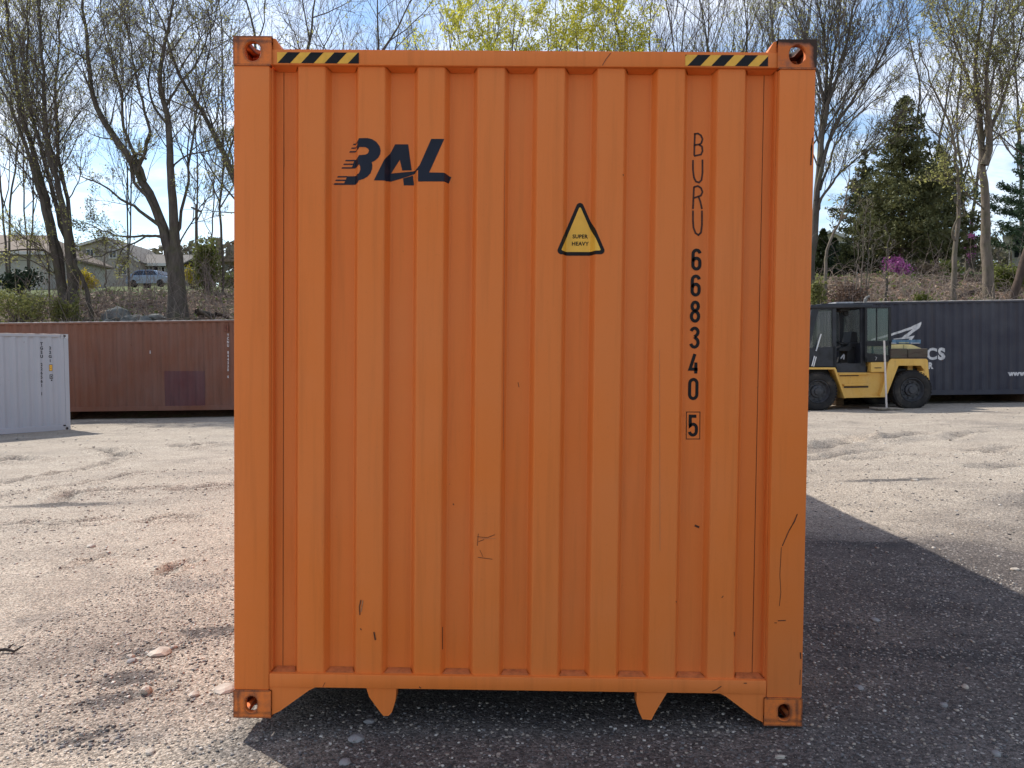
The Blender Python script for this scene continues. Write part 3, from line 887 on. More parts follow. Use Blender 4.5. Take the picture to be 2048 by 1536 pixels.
b = Mat('bank_soil', 0.95, 0.2)
n1 = b.noise(0.8, 7, 0.65); n2 = b.noise(9, 6, 0.7)
bc = b.mix(b.ramp(n2, 0.3, 0.7), (0.075, 0.048, 0.033), (0.20, 0.135, 0.095))
bc = b.mix(b.ramp(n1, 0.52, 0.66, 0, 0.7), bc, (0.085, 0.10, 0.035))
bx_, by_, bz_ = b.sep()
lawn = b.ramp(b.math('ADD', by_, b.math('MULTIPLY', n1, 6.0)), 37.5, 39.5)
bc = b.mix(lawn, bc, b.mix(b.ramp(n2, 0.3, 0.7), (0.075, 0.098, 0.030), (0.13, 0.150, 0.055)))
b.color(bc).bump(n2, 0.8, 0.12)
M_BANK = b.m
jb = int(np.argmin(np.abs(GY - 21.7)))
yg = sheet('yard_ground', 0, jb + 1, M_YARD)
rv = np.zeros(XX[:, :jb + 1].shape)
for ax, ay, bx_, by_, w, d in RSEG:
    vx, vy = bx_ - ax, by_ - ay
    tt = np.clip(((XX[:, :jb + 1] - ax) * vx + (YY[:, :jb + 1] - ay) * vy) / (vx * vx + vy * vy), 0, 1)
    q = ((XX[:, :jb + 1] - ax - tt * vx) ** 2 + (YY[:, :jb + 1] - ay - tt * vy) ** 2) / (w * w)
    rv = np.maximum(rv, np.exp(-q * 1.6) * min(1.0, .35 + d * 12))
dv = np.zeros(rv.shape)
for px_, py_, ra, rb_, an in DAMP:
    cx_, cy_ = gpx(px_, py_)
    dx_, dy_ = XX[:, :jb + 1] - cx_, YY[:, :jb + 1] - cy_
    u_ = (dx_ * math.cos(R(an)) + dy_ * math.sin(R(an))) / ra; v_ = (-dx_ * math.sin(R(an)) + dy_ * math.cos(R(an))) / rb_
    dv = np.maximum(dv, np.exp(-(u_ * u_ + v_ * v_)))
yg.data.attributes.new('damp', 'FLOAT', 'POINT').data.foreach_set('value', dv.astype(np.float32).ravel())
yg.data.attributes.new('rut', 'FLOAT', 'POINT').data.foreach_set('value', rv.astype(np.float32).ravel())
sheet('bank_terrain', jb, nby, M_BANK)

# ------------------------------------------------------------------ the other three containers
TILT = R(1.35)
def place(root, origin, heading, tilt=TILT):
    """stand a container so that its local +y runs along heading (radians from +x), following the sloping yard"""
    root.matrix_world = Matrix.Translation(origin) @ Matrix.Rotation(-tilt, 4, 'Y') @ Matrix.Rotation(heading - math.pi / 2, 4, 'Z')

def side_marks(name, tris, mats, parent, sx, off=0.003):
    """painted marks on a long side: outline points in (along y, z) -> draped on the corrugation"""
    us = [(0.11, 0.0)]
    # same corrugation as hull_parts
    u = 0.11 + 0.03; L = parent['L_']
    while u + 0.278 < L - 0.11:
        us += [(u + 0.072, 0.0), (u + 0.140, 0.036), (u + 0.210, 0.036), (u + 0.278, 0.0)]; u += 0.278
    us.append((L - 0.11, 0.0))
    ax = np.array([p[0] for p in us]); ad = np.array([p[1] for p in us])
    bm = bmesh.new()
    for pts, mi, ex in tris:
        vs = [bm.verts.new((y, ex, z)) for y, z in pts]
        for t in tessellate_polygon([[Vector((y, z, 0)) for y, z in pts]]):
            try: bm.faces.new([vs[i] for i in t]).material_index = mi
            except ValueError: pass
    xs = [v.co.x for v in bm.verts]
    for q in ax:
        if min(xs) < q < max(xs):
            bmesh.ops.bisect_plane(bm, geom=bm.verts[:] + bm.edges[:] + bm.faces[:], plane_co=(q, 0, 0), plane_no=(1, 0, 0))
    for v in bm.verts:
        y, ex, z = v.co
        v.co = Vector((sx * (W2 - 0.012 - float(np.interp(y, ax, ad)) + off + ex), y, z))
    for f in bm.faces:
        f.normal_update()
        if f.normal.x * sx < 0: f.normal_flip()
    me = bpy.data.meshes.new(name); bm.to_mesh(me); bm.free()
    return link(name, me, mats, parent)

def local_yz(root, px, py, sx):
    """where the ray through a photograph pixel meets a container's side plane, as (along, height)"""
    Mi = root.matrix_world.inverted()
    o = Mi @ CAM; d = Mi.to_3x3() @ (CM @ Vector(((px - 1024) / FPX, -(py - 768) / FPX, -1.0)))
    t = (sx * W2 - o.x) / d.x
    p = o + d * t
    return (p.y, p.z)

def vtext(root, txt, px, py0, py1, sx, flip, size_k=1.0, wk=0.8):
    """letters stacked down a column"""
    out = []
    (y0, z0), (y1, z1) = local_yz(root, px, py0, sx), local_yz(root, px, py1, sx)
    n = len(txt); step = (z0 - z1) / n
    for k, ch in enumerate(txt):
        if ch == ' ': continue
        for t in text_polys(ch, step * 1.05 * size_k, 0, 0, sx=wk, bold=0.004):
            out.append([(y0 + (y1 - y0) * k / n + flip * u, z0 - step * (k + 0.5) + v) for u, v in t])
    return out

M_WHITEP = simple('white_print', (0.62, 0.60, 0.60), 0.6, 0.15, 12)
# --- red-brown one, long side towards the camera
M_RED = paint('oxide_red_paint', (0.195, 0.080, 0.048), dirt=(0.09, 0.045, 0.032), dirt_amt=0.7, rust_amt=0.16, rough=0.65, streak=5.0)
M_REDC = simple('oxide_red_casting', (0.20, 0.07, 0.045), 0.7, 0.25, 12)
M_PATCH = paint('plum_patch_paint', (0.125, 0.046, 0.046), dirt=(0.06, 0.03, 0.03), dirt_amt=0.85, rust_amt=0.05, rough=0.7, streak=7.0)
rc = empty('shipping_container', label='rust red container behind the white one with a plum repaint patch', cat='shipping container')
rc['L_'] = 12.19
place(rc, Vector((-8.72, 21.2 + W2, -0.115)), math.pi)       # local +y runs to -x; side facing the camera is local +x?
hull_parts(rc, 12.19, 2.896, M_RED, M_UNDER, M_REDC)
SR = 1 if (rc.matrix_world.to_3x3() @ Vector((1, 0, 0))).y < 0 else -1
pat_ = [local_yz(rc, px, py, SR) for px, py in ((328, 742), (409, 742), (410, 812), (330, 813))]
side_marks('repaint_patch', [(pat_, 0, 0.0)], [M_PATCH], rc, SR)
fl = -1 if (rc.matrix_world.to_3x3() @ Vector((0, 1, 0))).x < 0 else 1
tp = [(t, 0, 0.0) for t in vtext(rc, 'TCNU 844238 6', 455, 667, 757, SR, fl)]
yy, zz1 = local_yz(rc, 299, 704, SR)
tp.append(([(yy - 0.015, zz1 - 0.05), (yy + 0.02, zz1 - 0.05), (yy + 0.01, zz1 + 0.05), (yy - 0.01, zz1 + 0.05)], 0, 0.0))
side_marks('serial_number', tp, [M_WHITEP], rc, SR)
yy, zz1 = local_yz(rc, 453, 655, SR)
mb = MB()
for a_, b_, c_, d_ in ((-.055, -.025, -.09, .09), (.025, .055, -.09, .09), (-.055, .055, -.12, -.09)):
    x0 = SR * (W2 - 0.012); mb.box(min(x0, x0 + SR * 0.03), max(x0, x0 + SR * 0.03), yy + a_, yy + b_, zz1 + c_, zz1 + d_)
mb.build('lashing_bracket', M_REDC, rc)
# --- blue-grey one
M_BLUE = paint('slate_blue_paint', (0.035, 0.035, 0.050), dirt=(0.085, 0.065, 0.055), rust=(0.13, 0.06, 0.035), dirt_amt=0.5, rust_amt=0.16, rough=0.6, streak=5.0)
M_BLUEC = simple('slate_blue_casting', (0.045, 0.047, 0.06), 0.7, 0.25, 12)
M_CYANP = simple('pale_blue_print', (0.12, 0.22, 0.32), 0.6, 0.2, 12)
bc_ = empty('shipping_container', label='dark slate blue container with a white wing emblem behind the forklift', cat='shipping container')
bc_['L_'] = 12.19
place(bc_, Vector((9.55, 20.4 + W2, 0.548)), 0.0 + R(-0.6))
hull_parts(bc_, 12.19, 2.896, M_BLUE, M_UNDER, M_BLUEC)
SB = 1 if (bc_.matrix_world.to_3x3() @ Vector((1, 0, 0))).y < 0 else -1
def bl(pts): return [local_yz(bc_, px, py, SB) for px, py in pts]
def z8(pts): return bl([(1740 + u / 6.649, 600 + v / 6.649) for u, v in pts])
wing = [(20, 540), (150, 500), (280, 478), (430, 425), (560, 385), (640, 335), (692, 285), (688, 325), (655, 375), (600, 420), (545, 462), (515, 490), (560, 482), (605, 470), (585, 500), (560, 528), (510, 528), (470, 522), (330, 520), (380, 508), (450, 492), (510, 455), (570, 400), (590, 378), (500, 412), (400, 445), (300, 472), (160, 505), (60, 535)]
wing = [(20, 540), (20, 520), (150, 482), (280, 448), (430, 400), (560, 352), (630, 318), (692, 287), (690, 320), (660, 372), (600, 418), (530, 470), (510, 488), (560, 480), (603, 472), (585, 505), (565, 530), (515, 530), (530, 512), (440, 518), (330, 524), (310, 518), (430, 498), (490, 450), (560, 395), (585, 380), (500, 408), (280, 478), (150, 512)]
polys = [(z8(wing), 0, 0.0), (z8([(300, 528), (680, 528), (680, 578), (290, 578)]), 1, -0.0008), (z8([(545, 568), (660, 568), (660, 578), (545, 578)]), 0, 0.0006), (z8([(240, 565), (360, 570), (360, 580), (240, 578)]), 0, 0.0006), (z8([(385, 562), (520, 562), (520, 574), (385, 574)]), 2, 0.0006)]
side_marks('wing_emblem', polys, [M_WHITEP, M_CYANP, simple('cream_print', (0.42, 0.40, 0.22), 0.6)], bc_, SB)
flb = -1 if (bc_.matrix_world.to_3x3() @ Vector((0, 1, 0))).x < 0 else 1
tp = []
def htext(root, txt, px, py, hpx, sx, flip, wk=1.0, bold=0.01, spacing=1.0):
    y0, z0 = local_yz(root, px, py, sx); _, z1 = local_yz(root, px, py - hpx, sx)
    h = z1 - z0
    return [[(y0 + flip * u, z0 + v) for u, v in t] for t in text_polys(txt, h / 0.70, 0, 0, sx=wk, bold=bold, spacing=spacing)]
tp += [(t, 0, 0.0) for t in htext(bc_, 'C', 1864, 709, 22, SB, flb, 0.95, 0.018)]
tp += [(t, 0, 0.0) for t in htext(bc_, 'S', 1883.5, 709, 22, SB, flb, 0.95, 0.024)]
tp += [(t, 0, 0.0) for t in htext(bc_, 'R', 1862, 732, 12, SB, flb, 0.95, 0.012)]
tp += [(t, 0, 0.0) for t in htext(bc_, 'www', 2034, 747, 9.5, SB, flb, 1.05, 0.012, 1.1)]
side_marks('lettering', tp, [M_WHITEP], bc_, SB)
# --- white one, left edge of the picture
M_WHITE = paint('white_container_paint', (0.40, 0.41, 0.445), dirt=(0.28, 0.32, 0.30), dirt_amt=0.28, rust_amt=0.05, rough=0.5, streak=6.0)
M_WHITEC = simple('white_casting', (0.40, 0.40, 0.41), 0.65, 0.2, 14)
wc = empty('shipping_container', label='short white container at the left in front of the rust red one', cat='shipping container')
wc['L_'] = 6.058
WDIR = math.atan2(-1.25, -1.05)
c0 = Vector((-12.10, 17.30, -0.47))                      # near right bottom corner
wy = Vector((math.cos(WDIR), math.sin(WDIR), 0)); wx = Vector((wy.y, -wy.x, 0))      # local +x after turning
SW = 1 if wx.y < 0 else -1
place(wc, c0 - wx * SW * W2, WDIR, R(1.2))
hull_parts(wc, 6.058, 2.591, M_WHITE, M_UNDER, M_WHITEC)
flw = 1 if SW > 0 else -1
flw = 1 if (wc.matrix_world.to_3x3() @ Vector((0, 1, 0))).x > 0 else -1
tp = [(t, 0, 0.0) for t in vtext(wc, 'TGSU 226561 1', 84, 684, 792, SW, flw, 1.0, 0.95)]
side_marks('serial_number', tp, [M_BLACKP], wc, SW)
tp = []
tp += [(t, 0, 0.0) for t in vtext(wc, '22G1', 100.5, 692, 726, SW, flw, 0.9, 0.95)]
def wrect(x0, y0, x1, y1): return [local_yz(wc, *p, SW) for p in ((x0, y0), (x1, y0), (x1, y1), (x0, y1))]
def wl_(x0, y0, x1, y1): return (wrect(x0, y0, x1, y1), 0, 0.0004)
side_marks('type_code', tp, [M_BLACKP], wc, SW)
tp = []
tp += [(wrect(98.5, 729, 105.5, 742), 0, 0.0), (wrect(99.2, 730, 104.8, 741), 1, 0.001), wl_(100.5, 733.5, 103.5, 734.6), wl_(100.5, 737, 103.5, 738.2)]
tp[-1] = (tp[-1][0], 0, 0.002); tp[-2] = (tp[-2][0], 0, 0.002)
side_marks('caution_sticker', tp, [M_BLACKP, M_YELSIGN], wc, SW)
tp = []
tp += [(wrect(99.5, 749, 106.5, 757.5), 0, 0.0), (wrect(100.6, 750.5, 105.4, 756), 2, 0.001), (wrect(101.5, 752, 104, 755), 0, 0.002), (wrect(102, 759, 105, 762), 0, 0.0)]
side_marks('approval_plate', tp, [M_BLACKP, M_YELSIGN, M_WHITE], wc, SW)
mb = MB()                                               # dark fork pocket openings on the bottom rail
x0 = SW * (W2 + 0.002)
M_POCKET = simple('pocket_dark', (0.012, 0.012, 0.013), 0.9)
for yq in (2.05, 3.65):
    mb = MB(); mb.box(min(x0, x0 - SW * .03), max(x0, x0 - SW * .03), yq, yq + 0.36, 0.030, 0.145); mb.build('fork_pocket', M_POCKET, wc)
# timber blocks under the raised containers
M_TIMBER = simple('weathered_timber', (0.16, 0.11, 0.07), 0.9, 0.25, 5, bump=0.3, stretch=(1, 6, 6))
for root, L, ys, lab in ((rc, 12.19, (0.35, 6.1, 11.8), 'weathered timber block under the rust red container'), (bc_, 12.19, (0.35, 6.1, 11.8), 'weathered timber block under the slate blue container'), (oc, 12.19, (9.0,), 'weathered timber block under the orange container')):
    if root is oc: continue
    for y_ in ys:
        p = root.matrix_world @ Vector((0, y_, 0))
        zt = p.z - 0.002; h = 0.34
        mb = MB(); mb.box(-0.12, 0.12, -1.05, 1.05, 0, h, bev=0.012)
        o = mb.build('timber_block', M_TIMBER)
        o.location = (p.x, p.y, zt - h); o.rotation_euler = (0, -TILT, 0)
        tag(o, lab, 'timber block', 'timber blocks under the containers')
# ------------------------------------------------------------------ forklift truck
M_FYEL = Mat('forklift_yellow', 0.5, 0.4)
_m = M_FYEL
_n = _m.noise(2.2, 6, 0.65); _c = _m.mix(_m.ramp(_n, 0.35, 0.7), (0.66, 0.37, 0.065), (0.70, 0.44, 0.12))
_c = _m.mix(_m.ramp(_m.noise(6, 6, 0.65, _m.map((1, 1, 0.15))), 0.52, 0.75, 0, 0.55), _c, (0.36, 0.17, 0.05))
_c = _m.mix(_m.ramp(_m.noise(13, 7, 0.72), 0.62, 0.68, 0, 0.8), _c, (0.13, 0.07, 0.04))
_m.color(_c); M_FYEL = _m.m
M_FDARK = simple('forklift_charcoal', (0.019, 0.020, 0.026), 0.5, 0.3, 4)
M_FBLACK = simple('cab_black', (0.012, 0.012, 0.014), 0.6, 0.3, 6)
M_TYRE = Mat('tyre_rubber', .9, .2)
M_TYRE.color(M_TYRE.cramp(M_TYRE.noise(3.5, 6, .65), [(.35, (.020, .019, .020)), (.55, (.035, .032, .030)), (.75, (.105, .088, .072))])).bump(M_TYRE.noise(30, 4), .2, .01); M_TYRE = M_TYRE.m
M_RIM = simple('rim_dark', (0.045, 0.045, 0.050), 0.6, 0.3, 10)
M_STEEL = simple('worn_steel', (0.36, 0.36, 0.37), 0.45, 0.2, 8)
M_WEIGHT = Mat('dirty_ballast', 0.9, 0.2)
_m = M_WEIGHT
_n = _m.noise(2.6, 8, 0.75, _m.map((0.8, 1, 1.8)))
_m.color(_m.cramp(_n, [(0.3, (0.035, 0.03, 0.026)), (0.46, (0.10, 0.075, 0.058)), (0.58, (0.085, 0.082, 0.06)), (0.72, (0.20, 0.15, 0.105))])).bump(_n, 0.5, 0.03); M_WEIGHT = _m.m
def glass(name, tint, alpha):
    m = Mat(name, 0.04, 0.6)
    m.b.inputs['Base Color'].default_value = (*tint, 1); m.b.inputs['Alpha'].default_value = alpha
    m.b.inputs['Roughness'].default_value = 0.03
    return m.m
M_GLASS = glass('cab_glass', (0.06, 0.08, 0.08), 0.24)
M_GLASSG = glass('door_glass', (0.07, 0.12, 0.11), 0.42)
M_VINYL = simple('seat_vinyl', (0.012, 0.012, 0.014), 0.5, 0.2, 12)
FK_R = math.atan2(0.17, 2.78)
fk = empty('forklift', (8.41, 18.57, 0.247), label='yellow container forklift with a charcoal cab and swung open door', cat='forklift')
fk.matrix_world = Matrix.Translation((8.41, 18.57, 0.247)) @ Matrix.Rotation(-R(1.5), 4, 'Y') @ Matrix.Rotation(FK_R * 0.6, 4, 'Z')
FKI = fk.matrix_world.inverted()
def F7(u, v, d=0.0):
    """zoomed-photograph coordinate -> forklift (x, z) on the plane y = d"""
    px, py = 1600 + u / 5.907, 580 + v / 5.907
    o = FKI @ CAM; dd = FKI.to_3x3() @ (CM @ Vector(((px - 1024) / FPX, -(py - 768) / FPX, -1.0)))
    p = o + dd * ((d - o.y) / dd.y)
    return (p.x, p.z)
FY = lambda u, v, d: Vector((u, d, v))
def fpoly(name, pts, d0, d1, mat, parent=fk, raw=False):
    mb = MB(); mb.prism(pts if raw else [F7(u, v, d0) for u, v in pts], FY, d0, d1)
    return mb.build(name, mat, parent)
# the truck is 2.3 m deep: near side plane y = 0 .. far side 2.3
DEEP = 2.25
def wheel(u, v, r, y0, y1, name, flip=1):
    cx, cz = F7(u, v, 0.0) if isinstance(u, (int, float)) and not isinstance(v, str) else u
    mb = MB(); w = y1 - y0
    f = lambda a, b_, h: Vector((cx + a, y0 + h, cz + b_))
    prof = [(r * .60, 0.05), (r * .66, 0.012), (r * .80, 0.0), (r * .93, 0.012), (r * .985, 0.05), (r, 0.09), (r, w - 0.09), (r * .985, w - .05), (r * .93, w - .012), (r * .8, w), (r * .66, w - .012), (r * .60, w - .05), (r * .60, 0.05)]
    mb.lathe(prof, f, 48)
    for k in range(40):                                  # tread lugs
        a = 2 * math.pi * k / 40
        c, s = math.cos(a), math.sin(a)
        Mx = Matrix.Translation((cx + c * (r - .004), y0 + w / 2, cz + s * (r - .004))) @ Matrix.Rotation(-a, 4, 'Y')
        mb.box(-.012, .012, -w * .44, -w * .02, -.028, .028, 0, Mx); mb.box(-.012, .012, w * .02, w * .44, -.028, .028, 0, Mx @ Matrix.Rotation(.08, 4, 'X'))
    whl = mb.build(name, M_TYRE, fk, smooth=True)
    mb = MB()
    face = 0.055 if flip > 0 else w - 0.055
    sgn = 1 if flip > 0 else -1
    mb.lathe([(r * .61, face - sgn * .03), (r * .585, face - sgn * .035), (r * .56, face + sgn * .02), (r * .50, face + sgn * .06), (r * .34, face + sgn * .07), (r * .31, face + sgn * .01), (r * .27, face - sgn * .0), (r * .20, face - sgn * .005), (r * .18, face - sgn * .05), (r * .10, face - sgn * .055), (.001, face - sgn * .055)], f, 40)
    for k in range(10):
        a = 2 * math.pi * k / 10
        p = f(r * .42 * math.cos(a), r * .42 * math.sin(a), face + sgn * .06)
        mb.tube([p, p - Vector((0, sgn * .05, 0))], .018, 6)
    mb.build('rim', M_RIM, whl, smooth=True)
    return whl
fwx, fwz = F7(222, 1200); rwx, rwz = F7(1330, 1180)
RW = 0.545
wheel((fwx, fwz), '', RW, 0.02, 0.36, 'wheel'); wheel((fwx, fwz), '', RW, DEEP - .36, DEEP - .02, 'wheel', -1)
wheel((rwx, rwz), '', RW + .01, -0.02, 0.30, 'wheel'); wheel((rwx, rwz), '', RW + .01, DEEP - .30, DEEP + .02, 'wheel', -1)
mb = MB()
mb.tube([(fwx, 0.3, fwz), (fwx, DEEP - .3, fwz)], 0.16, 12); mb.tube([(rwx, 0.25, rwz), (rwx, DEEP - .25, rwz)], 0.13, 12)
mb.build('axle', M_FBLACK, fk)
# main frame: yellow side with recessed steps
mb = MB()
outl = [F7(u, v, 0.12) for u, v in ((430, 975), (1035, 975), (960, 1262), (530, 1262))]
mb.prism(outl, FY, 0.14, DEEP - .14)
for u0, v0, u1, v1 in ((455, 985, 830, 1004), (520, 1110, 815, 1132), (530, 1250, 1010, 1275)):
    a, c = F7(u0, v1, 0.05), F7(u1, v0, 0.05)
    mb.box(a[0], c[0], 0.03, 0.15, a[1], c[1], bev=0.008)
mb.build('chassis', M_FYEL, fk)
mb = MB()
for u0, v0, u1, v1 in ((470, 1006, 695, 1020), (520, 1134, 808, 1158)):
    a, c = F7(u0, v1, 0.13), F7(u1, v0, 0.13)
    mb.box(a[0], c[0], 0.135, 0.16, a[1], c[1])
a, c = F7(440, 955, .2), F7(1000, 1300, .2)
mb.box(fwx - .5, fwx + 0.62, 0.40, DEEP - .40, fwz - .22, fwz + .72)
mb.box(rwx - .60, rwx + 0.45, 0.34, DEEP - .34, rwz - .18, rwz + .60)
mb.build('step_recess', M_FBLACK, fk)
# front fender: top plate and slanted rear plate, thin yellow edge
mb = MB()
fe = [(60, 915), (415, 915), (428, 935), (545, 1275), (528, 1280), (405, 938), (60, 938)]
mb.prism([F7(u, v, 0.0) for u, v in fe], FY, 0.0, 0.42)
mb.build('front_fender', M_FYEL, fk)
mb = MB(); mb.prism([F7(u, v, DEEP - .42) for u, v in fe], FY, DEEP - .42, DEEP); mb.build('front_fender', M_FYEL, fk)
# rear fender with strut
rf = [(1080, 812), (1490, 812), (1510, 830), (1530, 1070), (1515, 1040), (1440, 985), (1400, 965), (1470, 950), (1430, 893), (1165, 893), (1150, 930), (1020, 1262), (945, 1262), (1020, 1000), (1040, 860)]
mb = MB(); mb.prism([F7(u, v, 0.0) for u, v in rf], FY, 0.0, 0.30); mb.prism([F7(u, v, 0.0) for u, v in rf], FY, DEEP - .3, DEEP)
a, c = F7(1460, 1060, 0), F7(1512, 820, 0)
mb.box(a[0], c[0], 0.30, DEEP - .3, a[1], c[1]); 
a, c = F7(1070, 905, 0.3), F7(1470, 815, 0.3); mb.box(a[0], c[0], 0.30, DEEP - .3, c[1] - .10, c[1] - .004)
mb.build('rear_fender', M_FYEL, fk)
a, c = F7(1270, 985, .32), F7(1330, 890, .32)
mb = MB(); mb.box(a[0], c[0], 0.31, 0.5, a[1], c[1]); mb.build('bracket', M_FYEL, fk)
# ballast and hood
mb = MB()
w0, w1, w2_ = F7(1075, 806, -.02), F7(1275, 690, -.02), F7(1512, 690, -.02)
mid_ = F7(1275, 750, -.02)
mb.box(w0[0], w1[0] - .01, -.02, DEEP + .02, w0[1], w1[1] + .0, bev=0.02); mb.box(w1[0] + .002, w2_[0], -.03, DEEP + .03, w0[1] + .004, w2_[1], bev=0.03)
mb.build('counterweight', M_WEIGHT, fk)
hd = [(1070, 645), (1225, 640), (1320, 645), (1430, 688), (1430, 694), (1070, 694)]
mb = MB(); mb.prism([F7(u, v, .1) for u, v in hd], FY, .1, DEEP - .1)
q = F7(1227, 694, .09); q2 = F7(1230, 642, .09)
mb.box(q[0] - .004, q[0] + .006, .096, .12, q[1], q2[1] - .01, 1)
mb.build('hood', [simple('hood_yellow', (0.62, 0.50, 0.22), 0.5, 0.12, 5), M_FBLACK], fk)
# battery box
mb = MB(); a, c = F7(840, 972, .02), F7(1022, 852, .02); mb.box(a[0], c[0], .02, .4, a[1], c[1], bev=.012)
a, c = F7(885, 925, .0), F7(965, 914, .0); mb.box(a[0], c[0], .012, .03, a[1], c[1], 1)
mb.build('battery_box', [M_FYEL, M_FBLACK], fk)
# cab
CY0, CY1 = 0.16, 1.55
cab = empty('cab'); cab.parent = fk
mb = MB()
def post(u0, v0, u1, v1, y0, y1, mi=0):
    a, c = F7(u0, v1, CY0), F7(u1, v0, CY0); mb.box(min(a[0], c[0]), max(a[0], c[0]), y0, y1, min(a[1], c[1]), max(a[1], c[1]), mi, bev=.008)
for y0, y1 in ((CY0, CY0 + .07), (CY1 - .07, CY1)):
    post(385, 200, 430, 900, y0, y1); post(718, 200, 772, 900, y0, y1)
    mb.prism([F7(u, v, CY0) for u, v in ((60, 690), (430, 665), (430, 905), (110, 905))], FY, y0, y1)
    mb.prism([F7(u, v, CY0) for u, v in ((145, 190), (390, 190), (390, 232), (222, 232), (105, 690), (60, 690))], FY, y0, y1)
    mb.prism([F7(u, v, CY0) for u, v in ((425, 868), (775, 868), (775, 975), (440, 975))], FY, y0, y1)
a, c = F7(70, 905, CY0), F7(772, 880, CY0); mb.box(a[0], c[0], CY0 + .07, CY1 - .07, a[1], c[1])          # floor
a, c = F7(100, 905, CY0), F7(128, 690, CY0); mb.box(a[0], c[0], CY0 + .07, CY1 - .07, a[1], c[1])         # front wall
a, c = F7(735, 905, CY0), F7(770, 640, CY0); mb.box(a[0], c[0], CY0 + .07, CY1 - .07, a[1], c[1])         # rear wall
a, c = F7(440, 975, .3), F7(860, 900, .3); mb.box(a[0], c[0], CY0 + .1, CY1, a[1], c[1])
mb.build('frame', M_FDARK, cab)
mb = MB()
a, c = F7(130, 205, .1), F7(860, 165, .1)
mb.box(a[0], c[0], .10, CY1 + .06, c[1] - .10, c[1], bev=.02)
a, c = F7(270, 190, .1), F7(870, 160, .1); mb.box(a[0], c[0], .2, CY1 - .02, c[1] - .01, c[1] + .025, bev=.008)
mb.build('roof', M_FDARK, cab)
mb = MB(); a, c = F7(455, 156, .2), F7(662, 134, .2); mb.box(a[0], c[0], .35, 1.0, a[1] - .01, c[1], bev=.008); mb.build('roof_hatch', M_STEEL, cab)
def pane(name, pts, y, mat, t=.008, par=cab):
    mb = MB(); mb.prism([F7(u, v, y) for u, v in pts], FY, y, y + t); return mb.build(name, mat, par)
pane('side_window', [(224, 235), (384, 232), (384, 664), (108, 688)], CY0 + .03, M_GLASS)
pane('side_window', [(224, 235), (384, 232), (384, 664), (108, 688)], CY1 - .04, M_GLASS)
pane('side_window', [(432, 215), (716, 215), (716, 660), (432, 660)], CY1 - .04, M_GLASS)
pA, pB = F7(222, 235, CY0), F7(108, 688, CY0)
mb = MB(); mb.add([(pA[0], CY0 + .07, pA[1]), (pA[0], CY1 - .07, pA[1]), (pB[0], CY1 - .07, pB[1]), (pB[0], CY0 + .07, pB[1])], [(0, 1, 2, 3)]); mb.build('windscreen', M_GLASS, cab)
pA, pB = F7(755, 215, CY0), F7(755, 640, CY0)
mb = MB(); mb.box(pA[0] - .004, pA[0] + .004, CY0 + .07, CY1 - .07, pB[1], pA[1]); mb.build('rear_window', M_GLASS, cab)
# seat, steering column, levers
mb = MB(); a, c = F7(560, 690, .6), F7(715, 640, .6); mb.box(a[0], c[0], .55, 1.1, a[1], c[1] + .06, bev=.04)
mb.prism([F7(u, v, .55) for u, v in ((585, 650), (690, 650), (672, 495), (620, 490))], FY, .58, 1.07)
a, c = F7(560, 860, .6), F7(690, 690, .6); mb.box(a[0], c[0], .6, 1.05, a[1], c[1])
mb.build('seat', M_VINYL, cab)
mb = MB(); mb.prism([F7(u, v, .6) for u, v in ((650, 740), (690, 640), (720, 640), (680, 760))], FY, .56, .62); mb.build('seat_belt', simple('pale_strap', (0.55, 0.50, 0.30), 0.7), cab)
mb = MB(); p0, p1 = F7(450, 860, .8), F7(500, 650, .8)
mb.tube([FY(*p0, .8), FY(*p1, .8)], .045, 8)
cen = FY(*F7(505, 635, .8), .8); ax_ = Vector((0.35, 0, .94)).normalized(); u_ = Vector((0, 1, 0)); v_ = ax_.cross(u_)
mb.tube([cen + (u_ * math.cos(t) + v_ * math.sin(t)) * .19 for t in np.linspace(0, 2 * math.pi, 21)], .018, 6)
mb.prism([F7(u, v, .6) for u, v in ((440, 690), (580, 655), (600, 690), (560, 720), (440, 720))], FY, .5, 1.2)
mb.build('steering_column', M_FBLACK, cab)
mb = MB()
for u, v, u2, v2 in ((480, 810, 520, 760), (515, 820, 522, 770)): mb.tube([FY(*F7(u, v, .4), .4), FY(*F7(u2, v2, .4), .4)], .02, 6)
mb.build('pedal', M_STEEL, cab)
mb = MB(); a, c = F7(490, 250, .3), F7(612, 205, .3); mb.box(a[0], c[0], .4, .9, a[1], c[1], bev=.02); mb.build('sun_visor', M_FBLACK, cab)
mb = MB(); p = F7(550, 275, .5); mb.tube([FY(p[0], p[1] + .1, .5), FY(p[0], p[1], .5)], .01, 6)
mb.lathe([(.001, 0), (.06, .01), (.085, .04), (.085, .06), (.001, .06)], lambda x, y, h: Vector((p[0] + x, .5 + h, p[1] + y)), 16); mb.build('mirror', M_FBLACK, cab)
